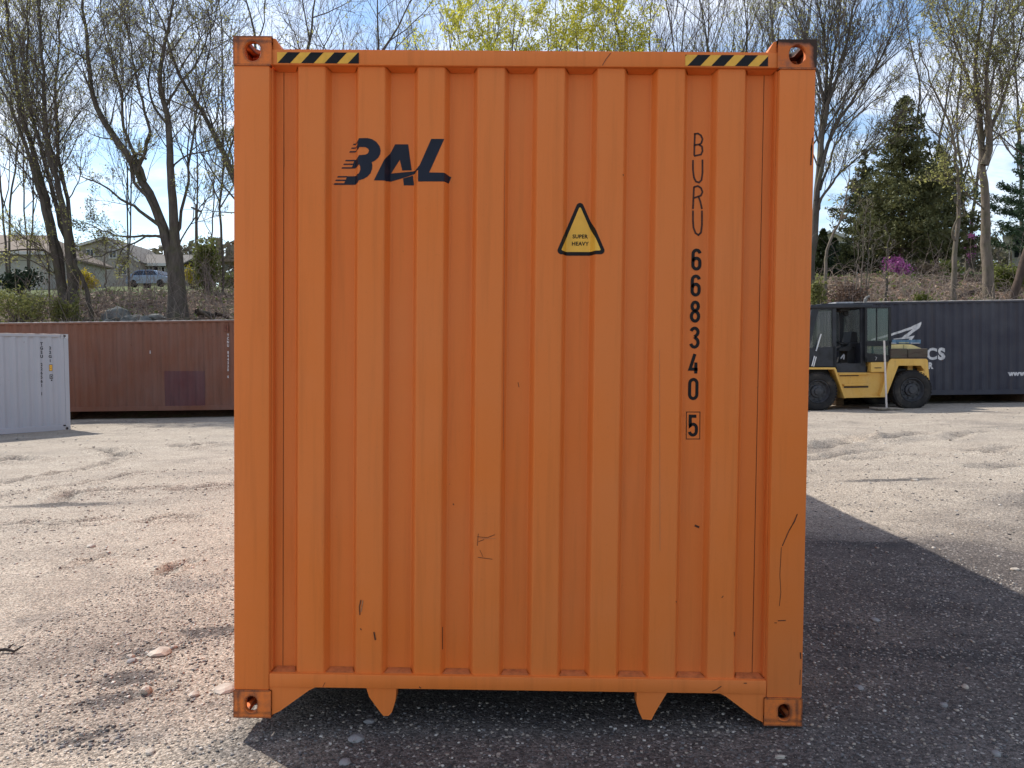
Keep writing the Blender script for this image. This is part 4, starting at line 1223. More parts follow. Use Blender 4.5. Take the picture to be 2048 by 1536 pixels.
# open door folded back along the side
dy = 0.045
mb = MB()
for u0, v0, u1, v1 in ((770, 205, 795, 850), (1048, 205, 1078, 850), (770, 198, 1078, 218), (770, 600, 1078, 664), (770, 790, 1078, 850), (904, 205, 914, 600)):
    a, c = F7(u0, v1, dy), F7(u1, v0, dy); mb.box(a[0], c[0], dy, dy + .045, a[1], c[1], bev=.004)
mb.prism([F7(u, v, dy) for u, v in ((795, 745), (1048, 770), (1048, 800), (795, 800))], FY, dy + .004, dy + .04)
door = mb.build('open_door', M_FBLACK, fk)
pane('door_glass', [(793, 216), (1050, 216), (1050, 602), (793, 602)], dy + .018, M_GLASSG, .006, door)
pane('door_glass', [(793, 662), (1050, 662), (1050, 772), (793, 747)], dy + .018, M_GLASSG, .006, door)
mb = MB(); mb.tube([FY(*F7(885, 790, dy), dy), FY(*F7(900, 795, dy), dy - .03), FY(*F7(893, 830, dy), dy)], .012, 6); mb.build('handle', M_STEEL, door)
# exhaust
mb = MB(); mb.tube([FY(*F7(765, 250, .5), .5), FY(*F7(766, 150, .5), .5), FY(*F7(772, 110, .5), .5), FY(*F7(790, 88, .5), .5), FY(*F7(822, 74, .5), .5)], [.045, .045, .045, .04, .035], 10, cap=False); mb.build('exhaust_pipe', simple('exhaust_steel', (0.17, 0.16, 0.15), 0.6, 0.3, 12), fk)
# mast, lift cylinders and forks in front
mb = MB()
mx = fwx - 0.72
for y in (.45, DEEP - .45):
    mb.box(mx - .12, mx + .10, y - .07, y + .07, -.05, 3.0, bev=.01); mb.box(mx - .30, mx - .13, y - .05, y + .05, .05, 2.9, bev=.01)
for z in (.5, 1.7, 2.85): mb.box(mx - .1, mx + .06, .45, DEEP - .45, z, z + .12)
mb.build('mast', M_FBLACK, fk)
mb = MB(); mb.box(mx - .42, mx - .31, .15, DEEP - .15, .25, .45); mb.box(mx - .42, mx - .31, .15, DEEP - .15, .75, .95)
for y in (.6, DEEP - .6): mb.box(mx - .48, mx - .42, y - .09, y + .09, .04, .95); mb.box(mx - 1.75, mx - .48, y - .09, y + .09, .04, .10)
mb.build('fork_carriage', M_FBLACK, fk)
mb = MB()
for (u0, v0, u1, v1) in ((185, 200, 90, 720), (215, 320, 150, 740), (300, 400, 235, 560)):
    pass
for k, (u0, v0, u1, v1) in enumerate(((140, 900, 172, 780), (160, 905, 190, 790), (190, 720, 250, 520))):
    p0, p1 = F7(u0, v0, .12), F7(u1, v1, .12)
    mb.tube([FY(*p0, .12), FY(*p1, .12)], .018, 6)
mb.build('grab_rail', simple('white_rail', (0.6, 0.6, 0.6), 0.4), fk)
# --- pole on a flat base plate in front of the forklift
pb = at(1773, 815.5, 18.36)
ps = empty('marker_pole', (pb.x, pb.y, gz(pb.x, pb.y)), label='thin pale pole on a flat steel plate beside the forklift', cat='pole')
mb = MB(); mb.box(-.36, .36, -.28, .28, 0.02, .062, bev=.006); mb.build('base_plate', simple('plate_steel', (0.26, 0.22, 0.17), .75, .25, 6), ps)
pt = at(1768.3, 681, 18.36) - Vector(ps.location)
mb = MB(); mb.tube([(0.0, 0, .062), (pt.x, 0, pt.z)], .026, 10); mb.build('pole', simple('pole_pale', (0.62, 0.55, 0.50), .5, .1, 6), ps)
# ------------------------------------------------------------------ trees
def bark(name, c, moss=0.0):
    m = Mat(name, 0.95, 0.15)
    n = m.noise(7, 7, 0.7, m.map((1, 1, 0.25)))
    cc = m.cramp(n, [(0.3, tuple(x * .5 for x in c)), (0.5, c), (0.75, tuple(x * 1.5 for x in c))])
    if moss: cc = m.mix(m.ramp(m.noise(1.6, 5), 0.5, 0.65, 0, moss), cc, (0.10, 0.11, 0.04))
    m.color(cc).bump(n, 0.6, 0.05); return m.m
def leafmat(name, c, trans=0.35, var=0.5):
    m = Mat(name, 0.6, 0.25)
    n = m.noise(1.3, 5, 0.7); n2 = m.noise(14, 3)
    f = m.math('ADD', m.math('MULTIPLY', n, 0.65), m.math('MULTIPLY', n2, 0.35))
    cc = m.cramp(f, [(0.33, tuple(x * (1 - var) for x in c)), (0.5, c), (0.68, tuple(x * (1 + var * .8) for x in c))])
    m.color(cc)
    tr = m.n.new('ShaderNodeBsdfTranslucent'); m.l.new(cc, tr.inputs[0])
    mx = m.n.new('ShaderNodeMixShader'); mx.inputs[0].default_value = trans
    out = m.n['Material Output']
    m.l.new(m.b.outputs[0], mx.inputs[1]); m.l.new(tr.outputs[0], mx.inputs[2]); m.l.new(mx.outputs[0], out.inputs[0])
    return m.m
B_GREY = bark('grey_bark', (0.098, 0.083, 0.070), 0.35)
B_BROWN = bark('brown_bark', (0.085, 0.062, 0.050))
B_PALE = bark('pale_bark', (0.165, 0.135, 0.108), 0.35)
B_TWIG = simple('twig_bark', (0.135, 0.112, 0.096), 0.95, 0.2, 3)
B_TWIGP = simple('twig_reddish', (0.20, 0.155, 0.14), 0.95, 0.2, 3)
L_BUD = leafmat('spring_bud', (0.38, 0.37, 0.13), 0.6, .35)
L_YEL = leafmat('yellow_green_leaf', (0.56, 0.53, 0.075), 0.6, .35)
L_OLIVE = leafmat('olive_leaf', (0.15, 0.17, 0.04), 0.4)
L_CON = leafmat('conifer_needles', (0.120, 0.125, 0.050), 0.28, 0.55)
L_PINE = leafmat('pine_needles', (0.07, 0.11, 0.06), 0.25, 0.5)
L_BUSH = leafmat('fresh_shrub_leaf', (0.21, 0.215, 0.07), 0.4)
L_FORS = leafmat('forsythia_bloom', (0.55, 0.43, 0.03), 0.3)
L_PINK = leafmat('pink_bloom', (0.62, 0.20, 0.50), 0.4)
L_ARB = leafmat('arborvitae_leaf', (0.050, 0.060, 0.018), 0.1)
L_HEDGE = leafmat('dark_hedge_leaf', (0.022, 0.040, 0.018), 0.1)
L_STRAW = leafmat('dry_straw', (0.40, 0.30, 0.21), 0.2)

def nv(v): return v / (np.linalg.norm(v) + 1e-9)
UP = np.array([0, 0, 1.0])
def resample(P, n):
    P = np.asarray(P, float)
    d = np.r_[0, np.cumsum(np.linalg.norm(np.diff(P, axis=0), axis=1))]
    t = np.linspace(0, d[-1], n)
    # smooth interpolation
    out = np.stack([np.interp(t, d, P[:, k]) for k in range(3)], 1)
    for _ in range(1):
        out[1:-1] = 0.25 * out[:-2] + 0.5 * out[1:-1] + 0.25 * out[2:]
    return out
class Tree:
    """limbs grow from given stems; level 0-1 go to the trunk mesh, finer ones to the crown"""
    def __init__(s, up=0.35, spread=38, twig=None, counts=(9, 7, 5), ratio=0.55, wob=0.12, leaf=0, leaf_size=0.07, leaf_mi=1, leaf_r=0.12, minr=0.0055, bias=None, start=0.25):
        s.tr = NP(); s.cr = NP(); s.up = up; s.spread = spread; s.counts = counts; s.ratio = ratio; s.wob = wob
        s.leaf = leaf; s.leaf_size = leaf_size; s.leaf_r = leaf_r; s.tips = []; s.minr = minr; s.bias = bias; s.start = start
    def put(s, P, r0, r1, lvl, taper=1.0):
        n = len(P)
        t = np.linspace(0, 1, n)
        Rr = np.maximum(r0 + (r1 - r0) * t ** taper, s.minr * (0.7 if lvl > 2 else 1))
        k = 9 if r0 > 0.12 else 6 if r0 > 0.05 else 4 if r0 > 0.02 else 3
        (s.tr if (lvl <= 1) else s.cr).tube(P, Rr, k, 0)
        return Rr
    def limb(s, p0, d0, L, r0, lvl):
        n = max(4, min(10, int(L / 0.45) + 3)) if lvl < 3 else 4
        P = [np.array(p0, float)]; d = nv(np.array(d0, float)); st = L / (n - 1)
        for i in range(n - 1):
            d = nv(d + rng.normal(size=3) * s.wob + UP * s.up * 0.22)
            P.append(P[-1] + d * st)
        P = np.array(P)
        Rr = s.put(P, r0, max(r0 * 0.25, s.minr), lvl)
        s.children(P, Rr, L, lvl)
        return P
    def children(s, P, Rr, L, lvl, count=None, t0=None, ratio=None):
        if lvl - 0 >= len(s.counts):
            s.tips.append(P); return
        c = count if count is not None else s.counts[lvl]
        c = max(1, int(round(c * (0.75 + 0.5 * rng.random()))))
        t0 = s.start if t0 is None else t0
        ratio = ratio or s.ratio
        n = len(P)
        ang0 = rng.random() * 6.28
        for k in range(c):
            t = t0 + (1 - t0) * (k + rng.random()) / c
            i = min(int(t * (n - 1)), n - 2); f = t * (n - 1) - i
            p = P[i] * (1 - f) + P[i + 1] * f
            d = nv(P[i + 1] - P[i])
            a = ang0 + k * 2.4 + rng.normal() * 0.4
            ref = np.array([1, 0, 0]) if abs(d[2]) > .8 else UP
            u = nv(np.cross(d, ref)); w = np.cross(d, u)
            sp = R(s.spread * (0.7 + 0.6 * rng.random()))
            nd = d * math.cos(sp) + (u * math.cos(a) + w * math.sin(a)) * math.sin(sp) + UP * s.up * 0.35
            if s.bias is not None: nd = nd + s.bias
            ll = L * ratio * (1.15 - 0.6 * t) * (0.75 + 0.5 * rng.random())
            rr = min(float(Rr[i]) * 0.62, 0.0085 * ll + 0.003 + 0.003 * (lvl == 0))
            s.limb(p, nd, ll, max(rr, s.minr), lvl + 1)
        # the leader continues as a fine tip
        s.tips.append(P[-3:])
    def stem(s, P, r0, r1, n=14, count=None, t0=0.35, ratio=0.36, lvl=0, jitter=0.025):
        P = resample(P, n)
        P[1:-1] += rng.normal(size=(n - 2, 3)) * jitter
        L = float(np.linalg.norm(np.diff(P, axis=0), axis=1).sum())
        Rr = s.put(P, r0, r1, 0, 0.85)
        s.children(P, Rr, L, lvl, count, t0, ratio)
        return P
    def flare(s, base, r, h=0.7):
        pass
    def finish(s, name, label, cat='tree', group=None, bark_m=None, twig_m=None, leaf_m=None, base=None, zmin=None):
        root = empty(name, tuple(base) if base is not None else (0, 0, 0), label=label, cat=cat, group=group)
        b_ = np.array(root.location)
        if s.leaf and s.tips:
            C = []
            for P in s.tips:
                k = rng.poisson(s.leaf)
                if k:
                    t = rng.random(k) ** 0.6 * (len(P) - 1)
                    i = np.minimum(t.astype(int), len(P) - 2); f = (t - i)[:, None]
                    C.append(P[i] * (1 - f) + P[i + 1] * f + rng.normal(size=(k, 3)) * s.leaf_r)
            if C:
                C = np.concatenate(C)
                if zmin is not None: C = C[C[:, 2] > zmin]
                s.cr.leaves(C, s.leaf_size * (0.6 + 0.8 * rng.random(len(C))), 1)
        for npc in (s.tr, s.cr):
            npc.v = [v - b_ for v in npc.v]
        s.tr.build('trunk', bark_m or B_GREY, root)
        if s.cr.v: s.cr.build('crown', [twig_m or B_TWIG, leaf_m or L_BUD], root)
        return root
def A(px, py, Y, dy=0.0):
    p = at(px, py, Y + dy); return np.array(p)
def path(pts, Y, dys=None):
    out = []
    for i, (x, y) in enumerate(pts):
        out.append(A(x, y, Y, 0.0 if dys is None else dys * i / (len(pts) - 1)))
    return out
def ground_pt(px, Y):
    """point on the terrain at depth Y under the pixel column px"""
    x = at(px, 700, Y).x
    return np.array([x, Y, gz(x, Y) - 0.08])

# --- the big forked maple at the left
Y0 = 28.5
t = Tree(up=0.30, spread=42, counts=(11, 9, 8), ratio=0.50, wob=0.12, leaf=.55, leaf_size=0.06, leaf_r=0.10)
base = A(355, 634, Y0)
def S(pts, r0, r1, dy=0.0, **k): return t.stem(path(pts, Y0, dy), r0, r1, **k)
bz = gz(base[0], Y0)
t.tr.tube(np.array([[base[0] + 0.02, Y0, bz - .3], [base[0] + .01, Y0, bz + 0.05], A(355, 615, Y0), A(354, 585, Y0), A(352, 545, Y0), A(350, 505, Y0)]), np.array([.66, .50, .40, .36, .33, .30]), 14)
S([(344, 530), (338, 500), (331, 465), (318, 435), (306, 400), (292, 370), (276, 340), (258, 312), (242, 290), (225, 265), (205, 240), (193, 218), (186, 190), (180, 155), (176, 110), (172, 60), (165, 10), (158, -60)], .235, .03, 0.8, n=26, count=20, t0=.42, ratio=.24)
S([(352, 520), (349, 480), (346, 430), (344, 380), (341, 330), (338, 290), (336, 250), (331, 215), (322, 185), (318, 160), (322, 120), (332, 80), (342, 30), (350, -40)], .225, .03, -0.6, n=24, count=20, t0=.35, ratio=.25)
S([(330, 470), (312, 430), (292, 395), (272, 370), (262, 340), (258, 315), (270, 300), (285, 312), (292, 318)], .10, .05, -0.5, n=14, count=4, t0=.5)
S([(290, 362), (278, 340), (272, 310), (262, 285), (245, 262), (243, 235), (248, 205), (240, 170), (228, 140), (218, 95), (205, 40), (196, -30)], .085, .015, -0.7, n=18, count=14, t0=.3, ratio=.3)
S([(276, 344), (281, 320), (293, 298), (297, 260), (298, 235), (290, 215), (281, 190), (275, 160), (266, 130), (262, 90), (250, 40), (246, -20)], .085, .015, -1.2, n=18, count=14, t0=.3, ratio=.3)
S([(326, 458), (306, 442), (285, 428), (262, 410), (240, 398), (222, 380), (205, 372), (190, 362), (176, 356), (160, 352)], .10, .02, -0.9, n=14, count=8, t0=.3, ratio=.4)
S([(338, 480), (320, 472), (300, 470), (280, 475), (262, 470), (245, 474), (228, 470), (210, 465), (192, 455), (170, 445), (150, 440)], .07, .012, -1.2, n=15, count=9, t0=.3, ratio=.35)
S([(322, 472), (296, 470), (276, 478), (258, 490), (240, 500), (222, 505), (205, 512), (185, 516), (160, 520)], .055, .01, -1.8, n=13, count=7, t0=.3, ratio=.3)
S([(246, 498), (238, 510), (236, 522), (229, 530), (230, 538), (240, 540), (250, 533), (250, 520)], .03, .012, -.2, n=12, count=3, t0=.5, ratio=.3)
S([(347, 510), (362, 480), (372, 462), (385, 445), (398, 420), (412, 400), (428, 388), (446, 372), (470, 362)], .05, .012, -1.0, n=12, count=9, t0=.3, ratio=.4)
S([(345, 482), (362, 440), (370, 405), (376, 370), (378, 330), (385, 290), (392, 240), (400, 190), (412, 140), (420, 90), (424, 30), (430, -30)], .075, .012, 1.2, n=18, count=16, t0=.25, ratio=.3)
S([(331, 215), (345, 190), (362, 165), (375, 150), (392, 135), (398, 118), (410, 90), (425, 50), (440, 0)], .06, .012, 0.8, n=14, count=10, t0=.3, ratio=.35)
S([(336, 250), (325, 235), (308, 215), (300, 195), (298, 160), (306, 120), (305, 70), (300, 10), (296, -50)], .06, .012, 0.6, n=14, count=12, t0=.3, ratio=.35)
S([(344, 340), (360, 318), (380, 310), (400, 305), (425, 298), (450, 290), (475, 286)], .05, .01, -0.6, n=11, count=8, t0=.3, ratio=.4)
t.finish('maple_tree', 'large grey tree with a forked trunk standing on the bank beside the boulders', bark_m=B_GREY, base=(base[0], Y0, bz), leaf_m=L_BUD)

# --- the many-stemmed clump further left
Y0 = 29.5
t = Tree(up=0.38, spread=38, counts=(10, 9, 7), ratio=0.48, wob=0.11, leaf=.8, leaf_size=0.06, leaf_r=0.10)
bx = A(142, 632, Y0)[0]; bz = gz(bx, Y0)
root_ = np.array([bx, Y0, bz - .2])
def S2(pts, r0, r1, dy, **k):
    P = path(pts, Y0, dy); P = [root_ + (np.array([P[0][0], Y0, bz - .2]) - root_)] + P
    return t.stem(P, r0, r1, **k)
S2([(132, 618), (122, 585), (116, 545), (112, 520), (104, 480), (96, 450), (88, 420), (82, 395), (73, 365), (64, 335), (52, 300), (44, 270), (30, 235), (14, 200), (-5, 165), (-25, 130)], .19, .03, -.8, n=24, count=16, t0=.35, ratio=.24)
S2([(134, 618), (125, 580), (120, 530), (112, 490), (103, 455), (97, 425), (90, 395), (80, 355), (72, 325), (62, 290), (54, 262), (47, 235), (38, 205), (30, 165), (27, 120), (20, 70), (12, 10), (5, -50)], .20, .03, .5, n=26, count=20, t0=.35, ratio=.24)
S2([(148, 618), (145, 590), (140, 550), (138, 500), (134, 460), (128, 425), (122, 395), (112, 360), (105, 330), (98, 295), (92, 262), (89, 232), (88, 205), (90, 170), (84, 120), (80, 60), (78, -20)], .20, .03, -.4, n=26, count=20, t0=.3, ratio=.24)
S2([(150, 618), (149, 580), (146, 540), (140, 500), (130, 470), (118, 440), (112, 400), (105, 370), (92, 340), (86, 305), (76, 270), (62, 240), (56, 210), (48, 180), (52, 140), (58, 90), (56, 30), (60, -40)], .15, .025, 1.2, n=26, count=18, t0=.35, ratio=.24)
S2([(152, 618), (155, 590), (150, 555), (148, 520), (142, 470), (140, 430), (132, 380), (120, 350), (112, 300), (118, 250), (110, 200), (112, 150), (120, 90), (118, 20), (122, -40)], .13, .02, 1.6, n=24, count=18, t0=.3, ratio=.25)
S2([(184, 630), (181, 612), (176, 590), (169, 568), (161, 548), (152, 532), (146, 520)], .10, .07, -.6, n=10, count=1, t0=.5, ratio=.2)
S2([(118, 520), (100, 503), (84, 497), (68, 495), (45, 500), (20, 504), (-10, 505)], .08, .03, -1.0, n=12, count=6, t0=.4, ratio=.4)
S2([(120, 548), (100, 540), (80, 532), (62, 520), (45, 512), (28, 505)], .05, .02, -1.2, n=12, count=5, t0=.4, ratio=.4)
S2([(98, 502), (80, 488), (66, 476), (50, 470), (30, 478), (0, 488)], .05, .015, -1.2, n=12, count=6, t0=.3, ratio=.4)
t.finish('clump_tree', 'tall tree of many slender stems rising from one foot behind the white container', bark_m=B_GREY, base=(bx, Y0, bz), leaf_m=L_BUD)

# --- generic bare tree
def bare(px, Y, top, label, r=0.2, lean=0.0, stems=1, leaf=1.0, leaf_m=None, counts=(15, 9, 6), up=.4, spread=36, ratio=.5, size=.065, t0=.22, name='bare_tree', bark_m=None, twig_m=None, group=None, fan=0.0, minr=.0065, rt=.34, zmin=None):
    b0 = ground_pt(px, Y)
    tr_ = Tree(up=up, spread=spread, counts=counts, ratio=ratio, wob=.12, leaf=leaf, leaf_size=size, leaf_r=.14, minr=minr)
    H = A(px, top, Y)[2] - b0[2]
    for k in range(stems):
        off = (k - (stems - 1) / 2) * fan + rng.normal() * .02
        P = [b0 + np.array([0, 0, -.2])]
        for i in range(1, 9):
            f = i / 8
            P.append(b0 + np.array([H * (lean + off) * f ** 1.3 + rng.normal() * .012 * H * f, rng.normal() * .02 * H * f, H * f * (1 - .04 * abs(k - (stems - 1) / 2))]))
        rr = r * (1 if stems == 1 else .75)
        tr_.stem(P, rr, .02, n=20, count=None, t0=t0, ratio=rt)
    return tr_.finish(name, label, bark_m=bark_m, twig_m=twig_m, leaf_m=leaf_m, base=tuple(b0), group=group, zmin=zmin)
bare(560, 30.5, -60, 'bare spreading tree whose crown rises behind the left striped tape', r=.30, stems=4, fan=.26, leaf=.8, counts=(13, 8, 5), rt=.34, spread=44, up=.22)
bare(445, 36, -90, 'thin bare tree between the forked grey tree and the orange container', r=.08, leaf=.4, counts=(14, 7, 4), rt=.30)
bare(18, 40, -120, 'bare tree with pale yellow buds at the left edge of the picture', r=.09, stems=2, fan=.14, leaf=1.2, counts=(15, 9, 6))
bare(60, 46, -80, 'bare tree with a hazy budding crown behind the many stemmed tree', r=.08, stems=2, fan=.14, leaf=.8, counts=(15, 9, 6))
bare(258, 52, -50, 'slim bare tree in front of the tan gabled house', r=.09, stems=2, fan=.10, leaf=1.2, counts=(15, 9, 6))
bare(395, 40, 60, 'spindly bare sapling on the bank left of the wooden deck', r=.07, leaf=.4, counts=(9, 5, 3), rt=.24)
bare(418, 41, 180, 'short bare sapling beside the evergreen bush under the deck', r=.05, leaf=.3, counts=(8, 5, 3), rt=.24)
bare(212, 37, 470, 'dead twisted sapling in front of the tan house', r=.05, leaf=0, counts=(5, 4), rt=.3, bark_m=B_PALE)
# behind the top of the orange container
bare(700, 62, 40, 'fine twigged bare tree low over the left half of the top rail', r=.2, stems=3, fan=.22, leaf=.4, counts=(13, 8, 6), size=.07, twig_m=B_TWIGP, minr=.01)
bare(865, 66, -5, 'thin bare tree left of the yellow green tree above the top rail', r=.17, stems=2, fan=.2, leaf=.05, counts=(11, 6, 4), minr=.01, twig_m=B_TWIGP, spread=30)
bare(940, 70, -40, 'bare tree rising behind the yellow green tree above the top rail', r=.2, stems=2, fan=.16, leaf=.1, counts=(11, 6, 4), minr=.01)
bare(1010, 52, 0, 'round yellow green tree above the middle of the top rail', name='leafing_tree', r=.26, stems=5, fan=.105, leaf=8.0, leaf_m=L_YEL, size=.125, counts=(14, 8, 4), minr=.009, spread=42, up=.2)
bare(1105, 60, -50, 'slim bare tree with open twigs between the two yellow green trees', r=.15, leaf=.2, counts=(11, 6, 4), minr=.01)
bare(1195, 54, 18, 'smaller yellow green tree above the warning triangle', name='leafing_tree', r=.22, stems=4, fan=.075, leaf=7.0, leaf_m=L_YEL, size=.125, counts=(13, 8, 4), minr=.009, spread=40, up=.25)
bare(1290, 58, -90, 'dense grey bare tree right of the smaller yellow green tree', r=.24, stems=3, fan=.15, leaf=.1, counts=(16, 9, 5), minr=.008, twig_m=B_TWIGP)
bare(1400, 60, -90, 'dense grey bare tree above the right half of the top rail', r=.24, stems=3, fan=.16, leaf=.25, counts=(16, 9, 5), minr=.008, twig_m=B_TWIGP)
bare(1475, 48, -70, 'budding tree with pale green haze above the right striped tape', name='leafing_tree', r=.22, stems=3, fan=.14, leaf=2.2, leaf_m=L_BUD, size=.08, counts=(15, 8, 5), minr=.008)
bare(1560, 44, -110, 'budding tree with thin green leaves behind the right top corner', r=.2, stems=2, fan=.14, leaf=2.4, counts=(14, 8, 5))
# --- vase-shaped tree hard against the right side of the orange container
Y0 = 29.0
t = Tree(up=.30, spread=30, counts=(11, 8, 5), ratio=.5, wob=.09, leaf=.55, leaf_size=.06, leaf_r=.10, minr=.0075)
b0 = ground_pt(1622, Y0)
for pts, r0, dy, cnt in (([(1622, 560), (1626, 480), (1634, 390), (1640, 310), (1645, 230), (1650, 180), (1655, 130), (1650, 80), (1640, 30), (1630, -40)], .21, .3, 22),
                     ([(1632, 400), (1642, 340), (1655, 290), (1675, 245), (1700, 205), (1730, 165), (1760, 120), (1785, 70), (1805, 20), (1815, -20)], .10, -1.0, 22),
                     ([(1638, 330), (1645, 260), (1660, 200), (1675, 150), (1690, 100), (1700, 50), (1712, -10), (1720, -60)], .12, -.6, 22),
                     ([(1645, 240), (1660, 170), (1668, 110), (1680, 40), (1686, -40)], .09, 1.0, 18),
                     ([(1630, 430), (1650, 385), (1680, 345), (1710, 320), (1740, 300), (1770, 270), (1790, 250)], .07, -1.4, 16),
                     ([(1648, 200), (1635, 150), (1618, 100), (1600, 50), (1585, 0), (1575, -50)], .08, .8, 16),
                     ([(1640, 380), (1665, 300), (1695, 250), (1735, 210), (1770, 190), (1795, 165)], .06, 1.4, 16)):
    P = path(pts, Y0, dy)
    if r0 > .2: P = [b0 + np.array([0, 0, -.2])] + P
    t.stem(P, r0, .012, n=20, count=cnt, t0=.18 if r0 < .2 else .4, ratio=.34)
t.finish('bare_tree', 'vase shaped bare tree against the right edge of the orange container', base=tuple(b0), bark_m=B_GREY)

# --- right-hand trees
def traced(name, label, Y, specs, leaf, bark_m, leaf_m=L_BUD, counts=(10, 7, 5), up=.3, spread=40, wob=.12, ratio=.5, size=.075, twig_m=None, minr=.0065):
    tr_ = Tree(up=up, spread=spread, counts=counts, ratio=ratio, wob=wob, leaf=leaf, leaf_size=size, leaf_r=.10, minr=minr)
    b_ = None
    for k, (pts, r0, r1, dy, cnt, t0, rt) in enumerate(specs):
        P = path(pts, Y, dy)
        if k == 0:
            b_ = np.array([P[0][0], Y, gz(P[0][0], Y) - .05]); P = [b_ - UP * .2] + P
        tr_.stem(P, r0, r1, n=max(10, int(len(pts) * 1.7)), count=cnt, t0=t0, ratio=rt)
    return tr_.finish(name, label, bark_m=bark_m, leaf_m=leaf_m, base=tuple(b_), twig_m=twig_m)
traced('bare_tree', 'tall budding tree with twin upright stems near the right edge', 29.0,
       [([(1978, 600), (1976, 560), (1974, 500), (1972, 450), (1970, 400), (1966, 340), (1964, 290), (1962, 240), (1956, 190), (1950, 140), (1952, 90), (1962, 40), (1968, -30)], .25, .03, .3, 24, .35, .26),
        ([(1968, 330), (1980, 285), (1978, 240), (1975, 190), (1970, 150), (1978, 100), (1990, 50), (1995, -20)], .16, .02, -.8, 22, .2, .34),
        ([(1975, 270), (1995, 230), (2010, 190), (2022, 150), (2035, 110), (2045, 60), (2055, 0)], .09, .012, -.6, 18, .2, .4),
        ([(1960, 220), (1945, 180), (1925, 130), (1910, 90), (1895, 40), (1885, -20)], .08, .012, .8, 18, .2, .4),
        ([(1970, 420), (1950, 400), (1925, 380), (1900, 350), (1885, 330)], .05, .01, -1, 9, .25, .4),
        ([(1966, 300), (1990, 275), (2015, 262), (2040, 250), (2070, 230)], .06, .01, .7, 12, .25, .4)], 1.5, B_PALE)
traced('bare_tree', 'slender tree with a dark Y fork in front of the conifer', 28.2,
       [([(1908, 600), (1908, 560), (1907, 520), (1910, 480), (1918, 450), (1920, 420), (1918, 370), (1915, 330), (1910, 300), (1908, 265), (1895, 235), (1880, 205), (1866, 180), (1858, 150), (1850, 130), (1838, 100), (1832, 60)], .125, .012, .2, 16, .5, .2),
        ([(1908, 268), (1916, 240), (1925, 225), (1935, 200), (1948, 170)], .05, .01, .4, 8, .3, .4),
        ([(1910, 480), (1905, 465), (1912, 440), (1925, 410), (1940, 390)], .06, .012, -.4, 6, .3, .4)], .5, B_PALE, counts=(8, 6, 4))
traced('leaning_tree', 'dark tree leaning right at the edge of the picture above the blue container', 27.6,
       [([(2022, 606), (2030, 575), (2040, 545), (2050, 515), (2062, 480), (2075, 430), (2085, 370), (2090, 300), (2098, 220), (2105, 120), (2110, 20)], .18, .02, .2, 18, .4, .3)], .8, B_BROWN)
traced('bare_tree', 'pale crooked sapling left of the conifer behind the forklift', 27.8,
       [([(1648, 600), (1650, 565), (1652, 520), (1656, 490), (1664, 470), (1676, 450), (1686, 425), (1692, 400), (1694, 370), (1700, 330)], .10, .012, .2, 9, .5, .22)], .3, B_PALE, counts=(7, 5, 3))
traced('dead_sapling', 'cluster of pale dead stems behind the cab of the forklift', 27.5,
       [([(1722, 590), (1724, 550), (1726, 500), (1728, 450), (1732, 410)], .04, .012, .1, 6, .4, .25), ([(1735, 590), (1732, 550), (1738, 500), (1742, 455), (1740, 420)], .035, .01, .3, 6, .4, .25),
        ([(1735, 575), (1742, 530), (1748, 500), (1752, 480)], .03, .01, -.2, 4, .4, .3), ([(1712, 580), (1714, 545), (1716, 500), (1718, 480)], .035, .01, .4, 4, .5, .3), ([(1728, 485), (1742, 478), (1755, 476), (1765, 482)], .02, .008, .0, 3, .4, .4)], 0, B_PALE, counts=(5, 4), twig_m=simple('bleached_twig', (0.30, 0.25, 0.19), .9))
bare(1768, 27.6, 470, 'thin grey sapling right of the pale dead stems', r=.07, leaf=.3, counts=(7, 4, 3), rt=.25, bark_m=B_GREY)
bare(1850, 46, -60, 'bare tree with a fine crown above the top of the conifer', r=.16, leaf=.8, stems=2, fan=.18, counts=(12, 7, 4))
bare(2040, 50, -130, 'bare tree with yellow green buds behind the twin stemmed tree', r=.2, leaf=1.4, stems=2, fan=.16, counts=(14, 8, 5))
bare(1930, 56, -60, 'hazy budding tree between the conifer and the twin stemmed tree', r=.2, leaf=.9, stems=2, fan=.2, counts=(14, 8, 5))

